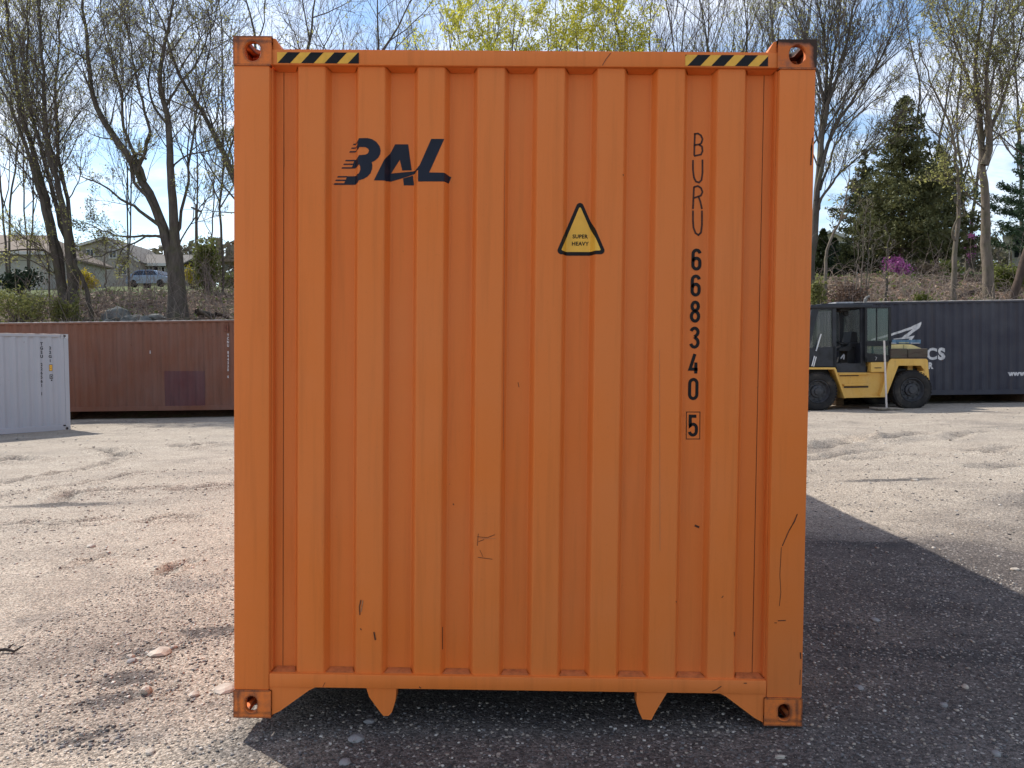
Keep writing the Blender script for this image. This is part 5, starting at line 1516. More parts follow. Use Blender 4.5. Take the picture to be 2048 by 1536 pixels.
# --- conifer and white pine
def conifer(name, label, px, Y, top, halfw_px, mat, low=555, n_whorl=30, droop=-.25, dens=1.0, seed_off=0, gap=.0):
    b0 = ground_pt(px, Y); H = A(px, top, Y)[2] - b0[2]
    hw = halfw_px * (Y - CAM.y) / FPX
    tr_ = NP(); cr = NP()
    P = np.array([b0 + np.array([rng.normal() * .03 * f, 0, H * f]) for f in np.linspace(-.02, 1, 12)])
    tr_.tube(P, np.linspace(.028 * H / 1.6, .02, 12), 9)
    zl = (A(px, low, Y)[2] - b0[2]) / H
    C = []; S_ = []
    for k in range(n_whorl):
        f = zl + (1 - zl) * (k + rng.random()) / n_whorl
        shape = min(1.0, (1 - f) * 1.55 + .04) * (0.78 + .45 * rng.random())
        nb = 7 if f < .85 else 4
        a0 = rng.random() * 6.28
        for j in range(nb):
            if rng.random() < gap: continue
            a = a0 + j * 6.28 / nb + rng.normal() * .25
            L = hw * shape * (0.65 + .6 * rng.random())
            pts = []
            for q in np.linspace(0, 1, 6):
                pts.append(b0 + np.array([math.cos(a) * L * q, math.sin(a) * L * q, H * f + L * (droop * q + .32 * q * q) + .1]))
            pts = np.array(pts)
            tr_.tube(pts, np.linspace(.035 * max(.3, 1 - f), .008, 6), 4)
            m = int(26 * L * dens) + 8
            t_ = .12 + .88 * rng.random(m) ** .8
            ii = np.minimum((t_ * 5).astype(int), 4); ff = (t_ * 5 - ii)[:, None]
            c = pts[ii] * (1 - ff) + pts[ii + 1] * ff
            side = np.array([-math.sin(a), math.cos(a), 0])
            c = c + side * (rng.normal(size=(m, 1)) * .20 * L * (1.1 - t_[:, None] * .7)) + rng.normal(size=(m, 3)) * np.array([.06, .06, .05]) - UP * (rng.random((m, 1)) * .16)
            C.append(c)
    C = np.concatenate(C)
    # each clump = a few slim leaf faces
    C = np.repeat(C, 3, axis=0) + rng.normal(size=(len(C) * 3, 3)) * .06
    cr.leaves(C, .095 * (0.6 + .8 * rng.random(len(C))), 0, ln=2.1)
    root = empty(name, tuple(b0), label=label, cat='tree')
    for n_ in (tr_, cr): n_.v = [v - b0 for v in n_.v]
    tr_.build('trunk', B_BROWN, root); cr.build('crown', mat, root)
    return root
conifer('conifer_tree', 'dark olive conifer with a ragged pointed top behind the forklift', 1797, 38, 190, 104, L_CON, low=500, n_whorl=32, dens=.85, gap=.10)
conifer('conifer_tree', 'lower dark conifer filling the gap right of the pointed conifer', 1868, 41, 290, 85, L_CON, low=515, n_whorl=24, dens=.95, gap=.12)
conifer('conifer_tree', 'sparse dark conifer behind the pale crooked sapling', 1722, 42, 300, 60, L_CON, low=535, n_whorl=22, dens=.9, gap=.2)
conifer('pine_tree', 'white pine with layered dark boughs at the right edge', 2075, 44, 240, 110, L_PINE, low=500, n_whorl=12, droop=.02, dens=1.7, gap=.12)
# ------------------------------------------------------------------ shrubs
def shrub(name, label, px, Y, py0, py1, wpx, mat, n=2600, size=.09, depth=None, lumps=7, stem_m=None, hollow=.35, cat='shrub', group=None, base_z=None, flat=1.0):
    """leafy shrub: several uneven lumps of small leaves on stems; py0 top, py1 foot in the photograph"""
    p1 = A(px, py1, Y); p0 = A(px, py0, Y)
    sc_ = (Y - CAM.y) / FPX
    zg = gz(p1[0], Y) if base_z is None else base_z
    zb = min(zg, p1[2]); H = p0[2] - zb; W = wpx * sc_ / 2
    D = depth or W * .8
    b0 = np.array([p1[0], Y, zb])
    cr = NP(); st = NP()
    for k in range(lumps):
        a = rng.random() * 6.28; r = math.sqrt(rng.random()) * .62
        c = b0 + np.array([math.cos(a) * r * W, math.sin(a) * r * D, H * (.38 + .30 * rng.random())])
        rad = np.array([W * (.34 + .25 * rng.random()), D * (.34 + .25 * rng.random()), H * (.30 + .14 * rng.random()) * flat])
        m = n // lumps
        v = rng.normal(size=(m, 3)); v /= np.linalg.norm(v, axis=1)[:, None]
        rr = (hollow + (1 - hollow) * rng.random((m, 1)) ** .5) * (1 + .22 * rng.normal(size=(m, 1)))
        C = c + v * rr * rad
        C = C[C[:, 2] > zb + .02]
        cr.leaves(C, size * (.55 + .9 * rng.random(len(C))), 0)
        for _ in range(5):
            q = c + rng.normal(size=3) * rad * .5
            P = np.array([b0 + np.array([rng.normal() * .15 * W, rng.normal() * .1 * D, -.05]), b0 * .5 + q * .5 + rng.normal(size=3) * .05, q])
            st.tube(P, np.array([.022, .014, .006]), 3)
    root = empty(name, tuple(b0), label=label, cat=cat, group=group)
    for n_ in (cr, st): n_.v = [v - b0 for v in n_.v]
    st.build('stem', stem_m or B_TWIG, root); cr.build('foliage', mat, root)
    return root
shrub('leafy_bush', 'pale green leafing bush on the bank above the white container', 42, 27.2, 568, 648, 150, L_BUSH, n=3000, size=.065, lumps=10, hollow=.15)
shrub('leafy_bush', 'light green low bush at the foot of the many stemmed tree', 128, 27.4, 590, 640, 70, L_BUSH, n=1500, size=.07, lumps=6, hollow=.1)
shrub('juniper_bush', 'dark spreading evergreen below the grey sided house', 42, 37, 540, 572, 95, L_HEDGE, n=2600, size=.10, lumps=8)
shrub('forsythia_bush', 'bright yellow forsythia between the stems of the left tree clump', 168, 50, 540, 572, 62, L_FORS, n=2200, size=.11, lumps=7)
shrub('forsythia_bush', 'pale yellow forsythia right of the forked trunk', 384, 46, 532, 572, 36, L_FORS, n=1300, size=.09, lumps=5, hollow=.1)
shrub('evergreen_bush', 'big grey green bush below the wooden deck', 415, 36, 478, 560, 62, L_OLIVE, n=3600, size=.10, lumps=11, hollow=.2)
shrub('rhododendron', 'pink flowering shrub beneath the conifers', 1790, 36.5, 514, 558, 64, L_PINK, n=3000, size=.08, lumps=7)
shrub('rhododendron', 'small pink flowering shrub higher up behind the twin stemmed tree', 1945, 44, 455, 500, 30, L_PINK, n=700, size=.09, lumps=5, hollow=.1)
shrub('dry_grass_clump', 'straw coloured clump of dry grass right of the pink shrub', 1856, 38.5, 522, 560, 60, L_STRAW, n=2200, size=.07, lumps=6, cat='grass clump')
shrub('evergreen_hedge', 'dark evergreen hedge behind the pale dead stems', 1692, 44, 495, 566, 64, L_HEDGE, n=4200, size=.12, lumps=9, cat='hedge')
shrub('leafy_bush', 'olive green bush at the right edge beside the leaning tree', 2010, 31, 528, 600, 84, L_OLIVE, n=2600, size=.08, lumps=9, hollow=.1)
shrub('leafy_bush', 'green bush between the orange container and the crooked sapling', 1634, 27.4, 550, 610, 36, L_BUSH, n=1100, size=.07, lumps=5, hollow=.1)
shrub('leafy_bush', 'low green bush on the bank above the forklift door', 1845, 27.0, 585, 612, 50, L_OLIVE, n=700, size=.06, lumps=5, hollow=.1)
shrub('bramble_bush', 'reddish brown bramble thicket above the forklift roof', 1700, 27.6, 558, 606, 110, leafmat('dead_bramble_leaf', (0.16, 0.10, 0.07), .2), n=1800, size=.06, lumps=9, hollow=.1, cat='bramble')
for px, top, Y, lab in ((1641, 462, 46, 'tall thin arborvitae nearest the orange container'), (1664, 480, 47, 'shorter arborvitae beside the pale house wall')):
    b0 = ground_pt(px, Y); H = A(px, top, Y)[2] - b0[2]
    cr = NP(); st = NP(); n = 3000
    f = rng.random(n) ** .8; a = rng.random(n) * 6.28
    rr = .50 * np.minimum(1, (1 - f) * 2.2 + .06) * (.75 + .35 * rng.random(n)) * (1 + .18 * np.sin(f * 23 + a * 2))
    cr.leaves(np.stack([np.cos(a) * rr, np.sin(a) * rr, f * H + .1], 1), .13 * (.6 + .8 * rng.random(n)), 0, ln=2.0)
    st.tube(np.array([[0, 0, -.1], [0, 0, H * .5], [0, 0, H * .97]]), np.array([.09, .06, .02]), 6)
    root = empty('arborvitae', tuple(b0), label=lab, cat='shrub', group='arborvitae by the cream house')
    st.build('trunk', B_BROWN, root); cr.build('foliage', L_ARB, root)

# ------------------------------------------------------------------ leaf litter and brambles on the bank
lit = NP()
n = 26000
X_ = rng.uniform(-24, 30, n); Y_ = 25.6 + 12.5 * rng.random(n) ** 1.3
keep = X_ > -99
X_, Y_ = X_[keep], Y_[keep]
Zh = height_np(X_, Y_, False) + np.array([bumps(x, y) for x, y in zip(X_, Y_)]) + .03
C = np.stack([X_, Y_, Zh + rng.random(len(X_)) * .05], 1)
half = len(C) * 6 // 10
lit.leaves(C[:half], .13 * (.5 + rng.random(half)), 0, nrm=np.array([0, -.3, 1.0]))
lit.leaves(C[half:half * 3 // 2], .12 * (.5 + rng.random(len(C[half:half * 3 // 2]))), 1, nrm=np.array([0, -.3, 1.0]))
gr_ = C[half * 3 // 2:]
gr_ = gr_ + np.array([0, 0, .06])
lit.leaves(gr_, .12 * (.5 + rng.random(len(gr_))), 2, ln=2.4)
o = lit.build('leaf_litter', [simple('dead_leaf_brown', (0.19, 0.115, 0.075), .9, .35, 2.5), simple('dead_leaf_pale', (0.34, 0.25, 0.18), .9, .25, 3), leafmat('ground_herb', (0.12, 0.16, 0.035), .3)])
tag(o, 'brown leaf litter and small herbs covering the bank', 'leaf litter', kind='stuff')
brm = NP()
def arch(x, y, L, h, mi, r=.008):
    z = gz(x, y); a = rng.random() * 6.28
    q = np.linspace(0, 1, 7)
    P = np.stack([x + math.cos(a) * L * q + rng.normal(size=7) * .04, y + math.sin(a) * L * q * .6 + rng.normal(size=7) * .04, z - .03 + h * np.sin(q * (1.9 + rng.random())) + rng.normal(size=7) * .03], 1)
    brm.tube(P, np.linspace(r, r * .4, 7), 3, mi)
for k in range(3800):
    x = rng.uniform(-22, 29)
    y = 25.8 + 8.5 * rng.random() ** 1.4
    arch(x, y, .3 + 1.5 * rng.random(), .15 + .9 * rng.random() ** 1.6, int(rng.random() < .45), .006 + .009 * rng.random())
for k in range(420):      # thin upright suckers
    x = rng.uniform(-22, -6) if rng.random() < .78 else rng.uniform(6, 26); y = 26.5 + 9 * rng.random(); z = gz(x, y); hh_ = .8 + 2.6 * rng.random() ** 1.5
    q = np.linspace(0, 1, 6); lx, ly = rng.normal() * .25, rng.normal() * .15
    brm.tube(np.stack([x + lx * q * hh_ + rng.normal(size=6) * .03, y + ly * q * hh_, z - .05 + hh_ * q], 1), np.linspace(.012, .004, 6), 3, int(rng.random() < .35))
    for _ in range(4):
        f = .35 + .6 * rng.random(); bx2, bz2 = x + lx * f * hh_, z + hh_ * f; a = rng.choice([-1, 1]) * (.2 + .5 * rng.random())
        brm.tube(np.stack([bx2 + a * q * .9, np.full(6, y + ly * f * hh_), bz2 + .55 * q * (1 - .3 * q)], 1), np.linspace(.006, .003, 6), 3, 0)
for k in range(500):      # fallen sticks
    x = rng.uniform(5.5, 29) if rng.random() < .5 else rng.uniform(-22, -5); y = 25.6 + 9 * rng.random()
    arch(x, y, .6 + 1.6 * rng.random(), .06 + .1 * rng.random(), int(rng.random() < .6), .012 + .012 * rng.random())
o = brm.build('undergrowth', [B_TWIGP, simple('bleached_stem', (0.30, 0.24, 0.18), .9, .2, 3)])
tag(o, 'tangled leafless brambles and fallen sticks on the bank', 'undergrowth', kind='stuff')

# ------------------------------------------------------------------ boulders, logs
M_ROCK = Mat('boulder_stone', .9, .25)
_n = M_ROCK.noise(2.6, 7, .65); M_ROCK.color(M_ROCK.cramp(_n, [(.3, (.06, .062, .058)), (.5, (.135, .138, .13)), (.68, (.20, .20, .185)), (.8, (.12, .13, .08))])).bump(_n, .6, .05); M_ROCK = M_ROCK.m
def rock_mesh(name, size, mat, seed, sub=3, rough=.28, loc=(0, 0, 0), rot=0.0):
    bm = bmesh.new(); bmesh.ops.create_icosphere(bm, subdivisions=sub, radius=1.0)
    off = Vector((seed * 7.13, seed * 3.7, seed * 1.9))
    for v in bm.verts:
        d = v.co.normalized()
        k = 1 + rough * noise.noise(d * 1.1 + off) + rough * .6 * noise.noise(d * 2.4 + off) + rough * .2 * noise.noise(d * 6 + off)
        for _ in range(1): pass
        v.co = Vector((d.x * size[0], d.y * size[1], d.z * size[2])) * k
        v.co.z = max(v.co.z, -size[2] * .55)
    me = bpy.data.meshes.new(name); bm.to_mesh(me); bm.free()
    o = link(name, me, mat, None, False)
    o.location = loc; o.rotation_euler = (0, 0, rot)
    return o
BR = [(235, 628, .62, .46, 'large rounded grey boulder left of the forked trunk'), (262, 634, .40, .28, 'low boulder right of the large rounded boulder'), (292, 632, .36, .34, 'upright grey boulder between the low ones near the trunk'),
      (312, 626, .46, .22, 'flat slab boulder at the left foot of the forked trunk'), (215, 634, .30, .25, 'small boulder left of the large rounded boulder'), (275, 624, .38, .20, 'mossy boulder higher on the bank behind the row'),
      (330, 636, .30, .18, 'small stone half buried against the forked trunk'), (78, 640, .42, .22, 'pale boulder under the pale green bush'), (110, 640, .36, .2, 'dark boulder left of the many stemmed tree'), (296, 640, .34, .2, 'front boulder just over the rust red container edge')]
for k, (px, py, w, h, lab) in enumerate(BR):
    Y = 27.0 if py > 630 else 28.0
    p = A(px, py, Y)
    o = rock_mesh('boulder', (w, w * .8, h), M_ROCK, k + 1, loc=(p[0], Y, gz(p[0], Y) + h * .38), rot=k * 1.3)
    tag(o, lab, 'boulder', 'boulders along the foot of the bank')
for k, (a, b_, r, Y, lab, m_) in enumerate((((392, 624), (430, 606), .11, 27.6, 'grey fallen log slanting up right of the forked trunk', B_GREY), ((395, 620), (428, 627), .07, 27.2, 'bleached fallen log lying right of the forked trunk', B_PALE), ((432, 628), (456, 614), .08, 27.4, 'short brown log next to the orange container edge', B_BROWN), ((1918, 578), (1968, 566), .10, 30.0, 'dark fallen log between the slender tree and the twin stemmed tree', B_BROWN))):
    pa, pb_ = A(*a, Y), A(*b_, Y + .8)
    pa[2] = max(pa[2] - .0, gz(pa[0], pa[1]) + r * .5) if k < 3 else gz(pa[0], pa[1]) + r
    pb_[2] = max(min(pb_[2], gz(pb_[0], pb_[1]) + r * 2.0), gz(pb_[0], pb_[1]) + r * .6)
    P = resample([pa, (pa + pb_) / 2 + np.array([0, 0, .05]), pb_], 8)
    nn_ = NP(); nn_.tube(P - pa, np.linspace(r, r * .7, 8), 8)
    o = nn_.build('fallen_log', m_); o.location = tuple(pa)
    tag(o, lab, 'log', 'fallen logs on the bank')

# ------------------------------------------------------------------ houses, car, deck, utility pole
def siding(name, c, lap=.18):
    m = Mat(name, .7, .3)
    w = m.n.new('ShaderNodeTexWave'); w.wave_type = 'BANDS'; w.bands_direction = 'Z'; w.wave_profile = 'SAW'
    m.l.new(m.obj(), w.inputs[0]); w.inputs['Scale'].default_value = 1 / lap / 3.18 * 1.0; w.inputs['Distortion'].default_value = 0
    n = m.noise(2, 5)
    m.color(m.mix(m.ramp(w.outputs['Fac'], 0, .12, .35, 0), m.mix(m.ramp(n, .3, .7), c, tuple(x * 1.12 for x in c)), tuple(x * .55 for x in c)))
    return m.m
def shingle(name, c):
    m = Mat(name, .9, .2); n = m.noise(7, 6, .7, m.map((1, 1, 3))); m.color(m.cramp(n, [(.3, tuple(x * .7 for x in c)), (.6, c), (.8, tuple(x * 1.25 for x in c))])); return m.m
M_TRIM = simple('white_trim', (.50, .49, .47), .6, .06, 4)
M_PANE = simple('dark_pane', (.03, .035, .042), .1, .2, 2)
def window(mb_f, mb_p, x, z, w, h, y):
    t = .10
    for a in ((x - w/2 - t, x + w/2 + t, z + h/2, z + h/2 + t), (x - w/2 - t, x + w/2 + t, z - h/2 - t, z - h/2), (x - w/2 - t, x - w/2, z - h/2, z + h/2), (x + w/2, x + w/2 + t, z - h/2, z + h/2), (x - .03, x + .03, z - h/2, z + h/2)):
        mb_f.box(a[0], a[1], y - .06, y + .02, a[2], a[3])
    mb_p.box(x - w/2, x + w/2, y - .02, y + .02, z - h/2, z + h/2)
def add_window(parent, x, z, w, h, y, name='window'):
    f, p = MB(), MB(); window(f, p, x, z, w, h, y)
    o = f.build(name, M_TRIM, parent); p.build('pane', M_PANE, o); return o
# tan gabled house with the chimney
Yh = 78.0
sch = (Yh - CAM.y) / FPX
hb = ground_pt(212, Yh)
h1 = empty('house', tuple(hb), label='grey tan gabled house with a brick chimney behind the forked tree', cat='house')
def HL(px, py): p = A(px, py, Yh) - hb; return (p[0], p[2])
XZ = lambda u, v, d: Vector((u, d, v))
M_TANS = siding('tan_siding', (.30, .27, .23)); M_GREYR = shingle('grey_shingle', (.17, .155, .14))
pk = HL(212, 476); l_ = HL(158, 492); r_ = HL(282, 524)
lb, rb = HL(158, 580), HL(282, 580)
mb = MB(); mb.prism([(l_[0], lb[1] - 1), (r_[0], lb[1] - 1), (r_[0], r_[1]), pk, (l_[0], l_[1])], XZ, 0, 9.0); mb.build('wall', M_TANS, h1)
mb = MB()
for p, q in ((l_, pk), (pk, r_)):
    dx, dz = q[0] - p[0], q[1] - p[1]; L_ = math.hypot(dx, dz); nx, nz_ = -dz / L_ * .14, dx / L_ * .14
    ex = .35 / L_
    a_ = (p[0] - dx * ex * (p is l_), p[1] - dz * ex * (p is l_)); c_ = (q[0] + dx * ex * (q is r_), q[1] + dz * ex * (q is r_))
    mb.prism([a_, c_, (c_[0] + nx, c_[1] + nz_), (a_[0] + nx, a_[1] + nz_)], XZ, -.35, 9.3)
mb.build('roof', M_GREYR, h1)
mb = MB()
for p, q in ((l_, pk), (pk, r_)):
    dx, dz = q[0] - p[0], q[1] - p[1]; L_ = math.hypot(dx, dz); nx, nz_ = -dz / L_ * .26, dx / L_ * .26
    mb.prism([(p[0] - nx * .5, p[1] - nz_ * .5), (q[0] - nx * .5, q[1] - nz_ * .5), (q[0] + nx * .2, q[1] + nz_ * .2), (p[0] + nx * .2, p[1] + nz_ * .2)], XZ, -.42, -.355)
mb.build('rake_trim', M_TRIM, h1)
for px, py, w, h in ((181, 508, .7, .9), (226, 508, .65, .75), (192, 546, 1.1, 1.7), (245, 540, .8, .9)):
    x, z = HL(px, py); add_window(h1, x, z, w, h, 0)
# wing to the right with the eave towards the camera
e0, e1 = HL(278, 524), HL(352, 534)
mb = MB(); mb.box(e0[0], e1[0], 1.2, 8.0, lb[1] - 1, e0[1] - .2); wg = mb.build('wing_wall', siding('grey_siding', (.24, .24, .215)), h1)
rt0 = HL(268, 493)
mb = MB()
zr = HL(290, 496)[1]
vs = [(e0[0] - 1.5, .7, e0[1] - .05), (e1[0] + .3, .7, e0[1] - .05), (e1[0] + .3, 5.0, zr), (e0[0] - 1.5, 5.0, zr), (e0[0] - 1.5, 9, e0[1]), (e1[0] + .3, 9, e0[1])]
vs2 = [(x, y, z - .15) for x, y, z in vs]
mb.add(vs + vs2, [(0, 1, 2, 3), (3, 2, 5, 4), (6, 9, 8, 7), (9, 10, 11, 8), (0, 6, 7, 1), (1, 7, 8, 2), (2, 8, 11, 5), (0, 3, 9, 6), (3, 4, 10, 9), (4, 5, 11, 10)])
rf = mb.build('wing_roof', M_GREYR, h1)
mb = MB(); mb.box(e0[0] - 1.4, e1[0] + .2, .60, .69, e0[1] - .32, e0[1] - .02); mb.build('eave_trim', M_TRIM, h1)
for px, w in ((297, .9), (308, 1.1), (322, .9)):
    x, z = HL(px, 542); add_window(h1, x, z, w, 1.1, 1.2)
cx, cz = HL(294, 492)
mb = MB(); mb.box(cx - .38, cx + .38, 4.6, 5.4, zr - .8, HL(294, 484)[1]); mb.box(cx - .45, cx + .45, 4.53, 5.47, HL(294, 484)[1] + .0, HL(294, 484)[1] + .14)
mb.build('chimney', simple('red_brick', (.22, .085, .06), .9, .25, 9), h1)
# far-left house with a broad roof
Yf = 58.0; hb = ground_pt(20, Yf)
h2 = empty('house', tuple(hb), label='pale sided house with a broad brown roof at the left edge', cat='house')
def HL2(px, py): p = A(px, py, Yf) - hb; return (p[0], p[2])
a, c = HL2(-120, 585), HL2(92, 506)
mb = MB(); mb.box(a[0], c[0], 0, 9, a[1] - .6, c[1]); mb.build('wall', siding('pale_green_siding', (.36, .35, .31)), h2)
mb = MB(); rz = HL2(0, 452)[1]
vs = [(a[0] - .4, -.6, c[1]), (c[0] + .4, -.6, c[1]), (c[0] - 2.6, 4.5, rz), (a[0] - .4, 4.5, rz), (a[0] - .4, 9.6, c[1]), (c[0] + .4, 9.6, c[1])]
vs2 = [(x, y, z - .16) for x, y, z in vs]
mb.add(vs + vs2, [(0, 1, 2, 3), (3, 2, 5, 4), (1, 5, 2), (6, 9, 8, 7), (9, 10, 11, 8), (7, 8, 11), (0, 6, 7, 1), (1, 7, 11, 5), (0, 3, 9, 6), (3, 4, 10, 9), (4, 5, 11, 10)])
mb.build('roof', shingle('brown_shingle', (.24, .19, .15)), h2)
mb = MB(); mb.box(a[0] - .4, c[0] + .42, -.70, -.61, c[1] - .22, c[1] + .04); mb.build('eave_trim', M_TRIM, h2)
# brown house and deck above the green bush
Yd = 52.0; hb = ground_pt(470, Yd)
h3 = empty('house', tuple(hb), label='brown shingled house with a wooden deck beside the orange container edge', cat='house')
def HL3(px, py): p = A(px, py, Yd) - hb; return (p[0], p[2])
a, c = HL3(440, 560), HL3(640, 472)
mb = MB(); mb.box(a[0], c[0], 3.0, 10, a[1] - .6, c[1]); mb.build('wall', siding('brown_siding', (.22, .145, .10)), h3)
pk3, e3 = HL3(540, 420), HL3(430, 474)
f3 = HL3(650, 474)
mb = MB(); mb.prism([(e3[0], e3[1]), (f3[0], f3[1]), pk3], XZ, 2.6, 10.4); mb.build('roof', shingle('brown_grey_shingle', (.20, .16, .13)), h3)
d0, d1 = HL3(436, 517), HL3(600, 490)
mb = MB(); mb.box(d0[0], d1[0], 0, 3.0, d0[1] - .2, d0[1])
for k in range(5): x = d0[0] + .1 + k * 1.4; mb.box(x - .07, x + .07, .05, .2, a[1] - .9, d0[1] - .2)
dk = mb.build('deck', simple('deck_timber', (.17, .125, .095), .9, .2, 5), h3)
mb = MB(); mb.box(d0[0], d1[0], .0, .08, d1[1] - .06, d1[1]); mb.box(d0[0], d1[0], .0, .08, d0[1] + .08, d0[1] + .14)
for k in range(34): x = d0[0] + .04 + k * .17; mb.box(x - .02, x + .02, .02, .06, d0[1] + .14, d1[1] - .06)
mb.build('railing', simple('railing_timber', (.20, .15, .12), .9, .2, 5), dk)
# cream house behind the arborvitae
Yc = 60.0; hb = ground_pt(1650, Yc)
h4 = empty('house', tuple(hb), (0, 0, R(-20)), label='cream house with a white gable between the orange container and the conifers', cat='house')
def HL4(px, py): p = A(px, py, Yc) - hb; return (p[0], p[2])
pk4, l4, r4 = HL4(1662, 466), HL4(1595, 500), HL4(1700, 487)
b4 = HL4(1600, 575)
mb = MB(); mb.prism([(l4[0], b4[1] - .8), (r4[0], b4[1] - .8), r4, pk4, l4], XZ, 0, 8); mb.build('wall', siding('cream_siding', (.50, .46, .36)), h4)
mb = MB(); z_ = HL4(1640, 508)[1]; mb.box(l4[0] - .02, r4[0] + .02, -.06, -.004, b4[1] - .8, z_); mb.build('lower_wall', siding('grey_lower_siding', (.22, .23, .23)), h4)
mb = MB()
for p, q in ((l4, pk4), (pk4, r4)):
    dx, dz = q[0] - p[0], q[1] - p[1]; L_ = math.hypot(dx, dz); nx, nz_ = -dz / L_ * .22, dx / L_ * .22
    mb.prism([p, q, (q[0] + nx, q[1] + nz_), (p[0] + nx, p[1] + nz_)], XZ, -.4, 8.3)
mb.build('roof', simple('white_roof_edge', (.5, .49, .46), .7, .1, 4), h4)
for px, py in ((1629, 494), (1686, 500)): x, z = HL4(px, py); add_window(h4, x, z, .7, 1.0, 0)
# white house at the right edge
Yr = 46.0; hb = ground_pt(2070, Yr)
h5 = empty('house', tuple(hb), (0, 0, R(-34)), label='white sided house with a slanting eave at the right edge', cat='house')
def HL5(px, py): p = A(px, py, Yr) - hb; return (p[0], p[2])
a, c = HL5(2031, 560), HL5(2160, 470)
mb = MB(); mb.box(a[0], c[0], 0, 7, a[1] - .8, c[1]); mb.build('wall', siding('white_siding', (.46, .47, .48)), h5)
p, q = HL5(2016, 473), HL5(2090, 446); q2 = HL5(2170, 473)
mb = MB()
for p_, q_ in ((p, q), (q, q2)):
    mb.prism([p_, q_, (q_[0], q_[1] + .16), (p_[0], p_[1] + .16)], XZ, -.5, 7.5)
mb.prism([(a[0], c[1] - .01), (c[0], c[1] - .01), (q[0], q[1] - .02)], XZ, .02, 6.9)
mb.build('roof', M_TRIM, h5)
x, z = HL5(2046, 495); add_window(h5, x, z, .6, 1.1, 0)
x, z = HL5(2028, 505); mb = MB(); mb.tube([(x, -.1, HL5(2028, 475)[1]), (x, -.1, HL5(2028, 560)[1])], .04, 6); mb.build('downpipe', M_TRIM, h5)
# utility pole
Yp = 64; pb2 = ground_pt(393, Yp); top = A(393, 408, Yp)
up_ = empty('utility_pole', tuple(pb2), label='grey utility pole right of the forked tree', cat='utility pole')
mb = MB(); mb.tube([(0, 0, -.2), (0, 0, top[2] - pb2[2])], [.16, .11], 8); mb.build('pole', B_PALE, up_)
mb = MB(); mb.box(-.06, .06, -.95, .95, top[2] - pb2[2] - .55, top[2] - pb2[2] - .43); mb.build('crossarm', B_GREY, up_)
# parked car
Yk = 62.0
cb_ = ground_pt(308, Yk)
cz_ = min(gz(cb_[0], Yk), 50)
car = empty('parked_car', (cb_[0], Yk, cz_), (0, 0, R(-14)), label='silver blue car parked on the lawn left of the forked trunk', cat='car')
M_CAR = simple('silver_blue_paint', (.20, .25, .34), .25, .06, 3, spec=.7)
prof = [(-2.05, .35), (-2.10, .62), (-2.0, .90), (-1.72, 1.02), (-1.35, 1.38), (-.9, 1.50), (.3, 1.50), (.75, 1.40), (1.25, 1.02), (1.95, .86), (2.12, .62), (2.08, .33)]
mb = MB()
n_ = len(prof); vs = []
def half(z): return .88 if z < .95 else .88 - (z - .95) * .38
for sgn in (-1, 1):
    for x, z in prof: vs.append((x, sgn * half(z), z))
fs = [(i, (i + 1) % n_, (i + 1) % n_ + n_, i + n_) for i in range(n_)]
tri = tessellate_polygon([[Vector((x, z, 0)) for x, z in prof]])
fs += [tuple(t_) for t_ in tri] + [tuple(i + n_ for i in t_) for t_ in tri]
mb.add(vs, fs); mb.build('body', M_CAR, car)
mb = MB()
for sgn in (-1, 1):
    for pts in (((-1.50, 1.04), (-1.22, 1.34), (-.85, 1.43), (-.42, 1.43), (-.42, 1.04)), ((-.36, 1.04), (-.36, 1.43), (.28, 1.43), (.66, 1.34), (1.02, 1.04))):
        mb.prism(list(pts), lambda u, v, d: Vector((u, sgn * (half(v) + d), v)), -.02, .012)
mb.add([(-1.74, -.70, 1.06), (-1.74, .70, 1.06), (-1.40, .62, 1.37), (-1.40, -.62, 1.37)], [(0, 1, 2, 3)]); mb.add([(1.28, -.70, 1.06), (1.28, .70, 1.06), (.80, .62, 1.41), (.80, -.62, 1.41)], [(3, 2, 1, 0)])
mb.build('window', simple('car_glass', (.02, .025, .035), .08, .1, 2), car)
for x in (-1.32, 1.34):
    for sgn in (-1, 1):
        mb = MB(); y = sgn * .80
        mb.lathe([(.001, .11), (.20, .11), (.23, .08), (.32, .10), (.335, .05), (.335, -.10), (.001, -.10)], lambda a_, b2, h: Vector((x + a_, y + sgn * h, .335 + b2)), 20); mb.build('wheel', M_TYRE, car)
for sgn in (-1, 1):
    mb = MB(); mb.box(-2.10, -1.98, sgn * .72 - .12, sgn * .72 + .12, .68, .86, bev=.02); mb.build('tail_light', simple('lamp_red', (.35, .02, .02), .3), car)

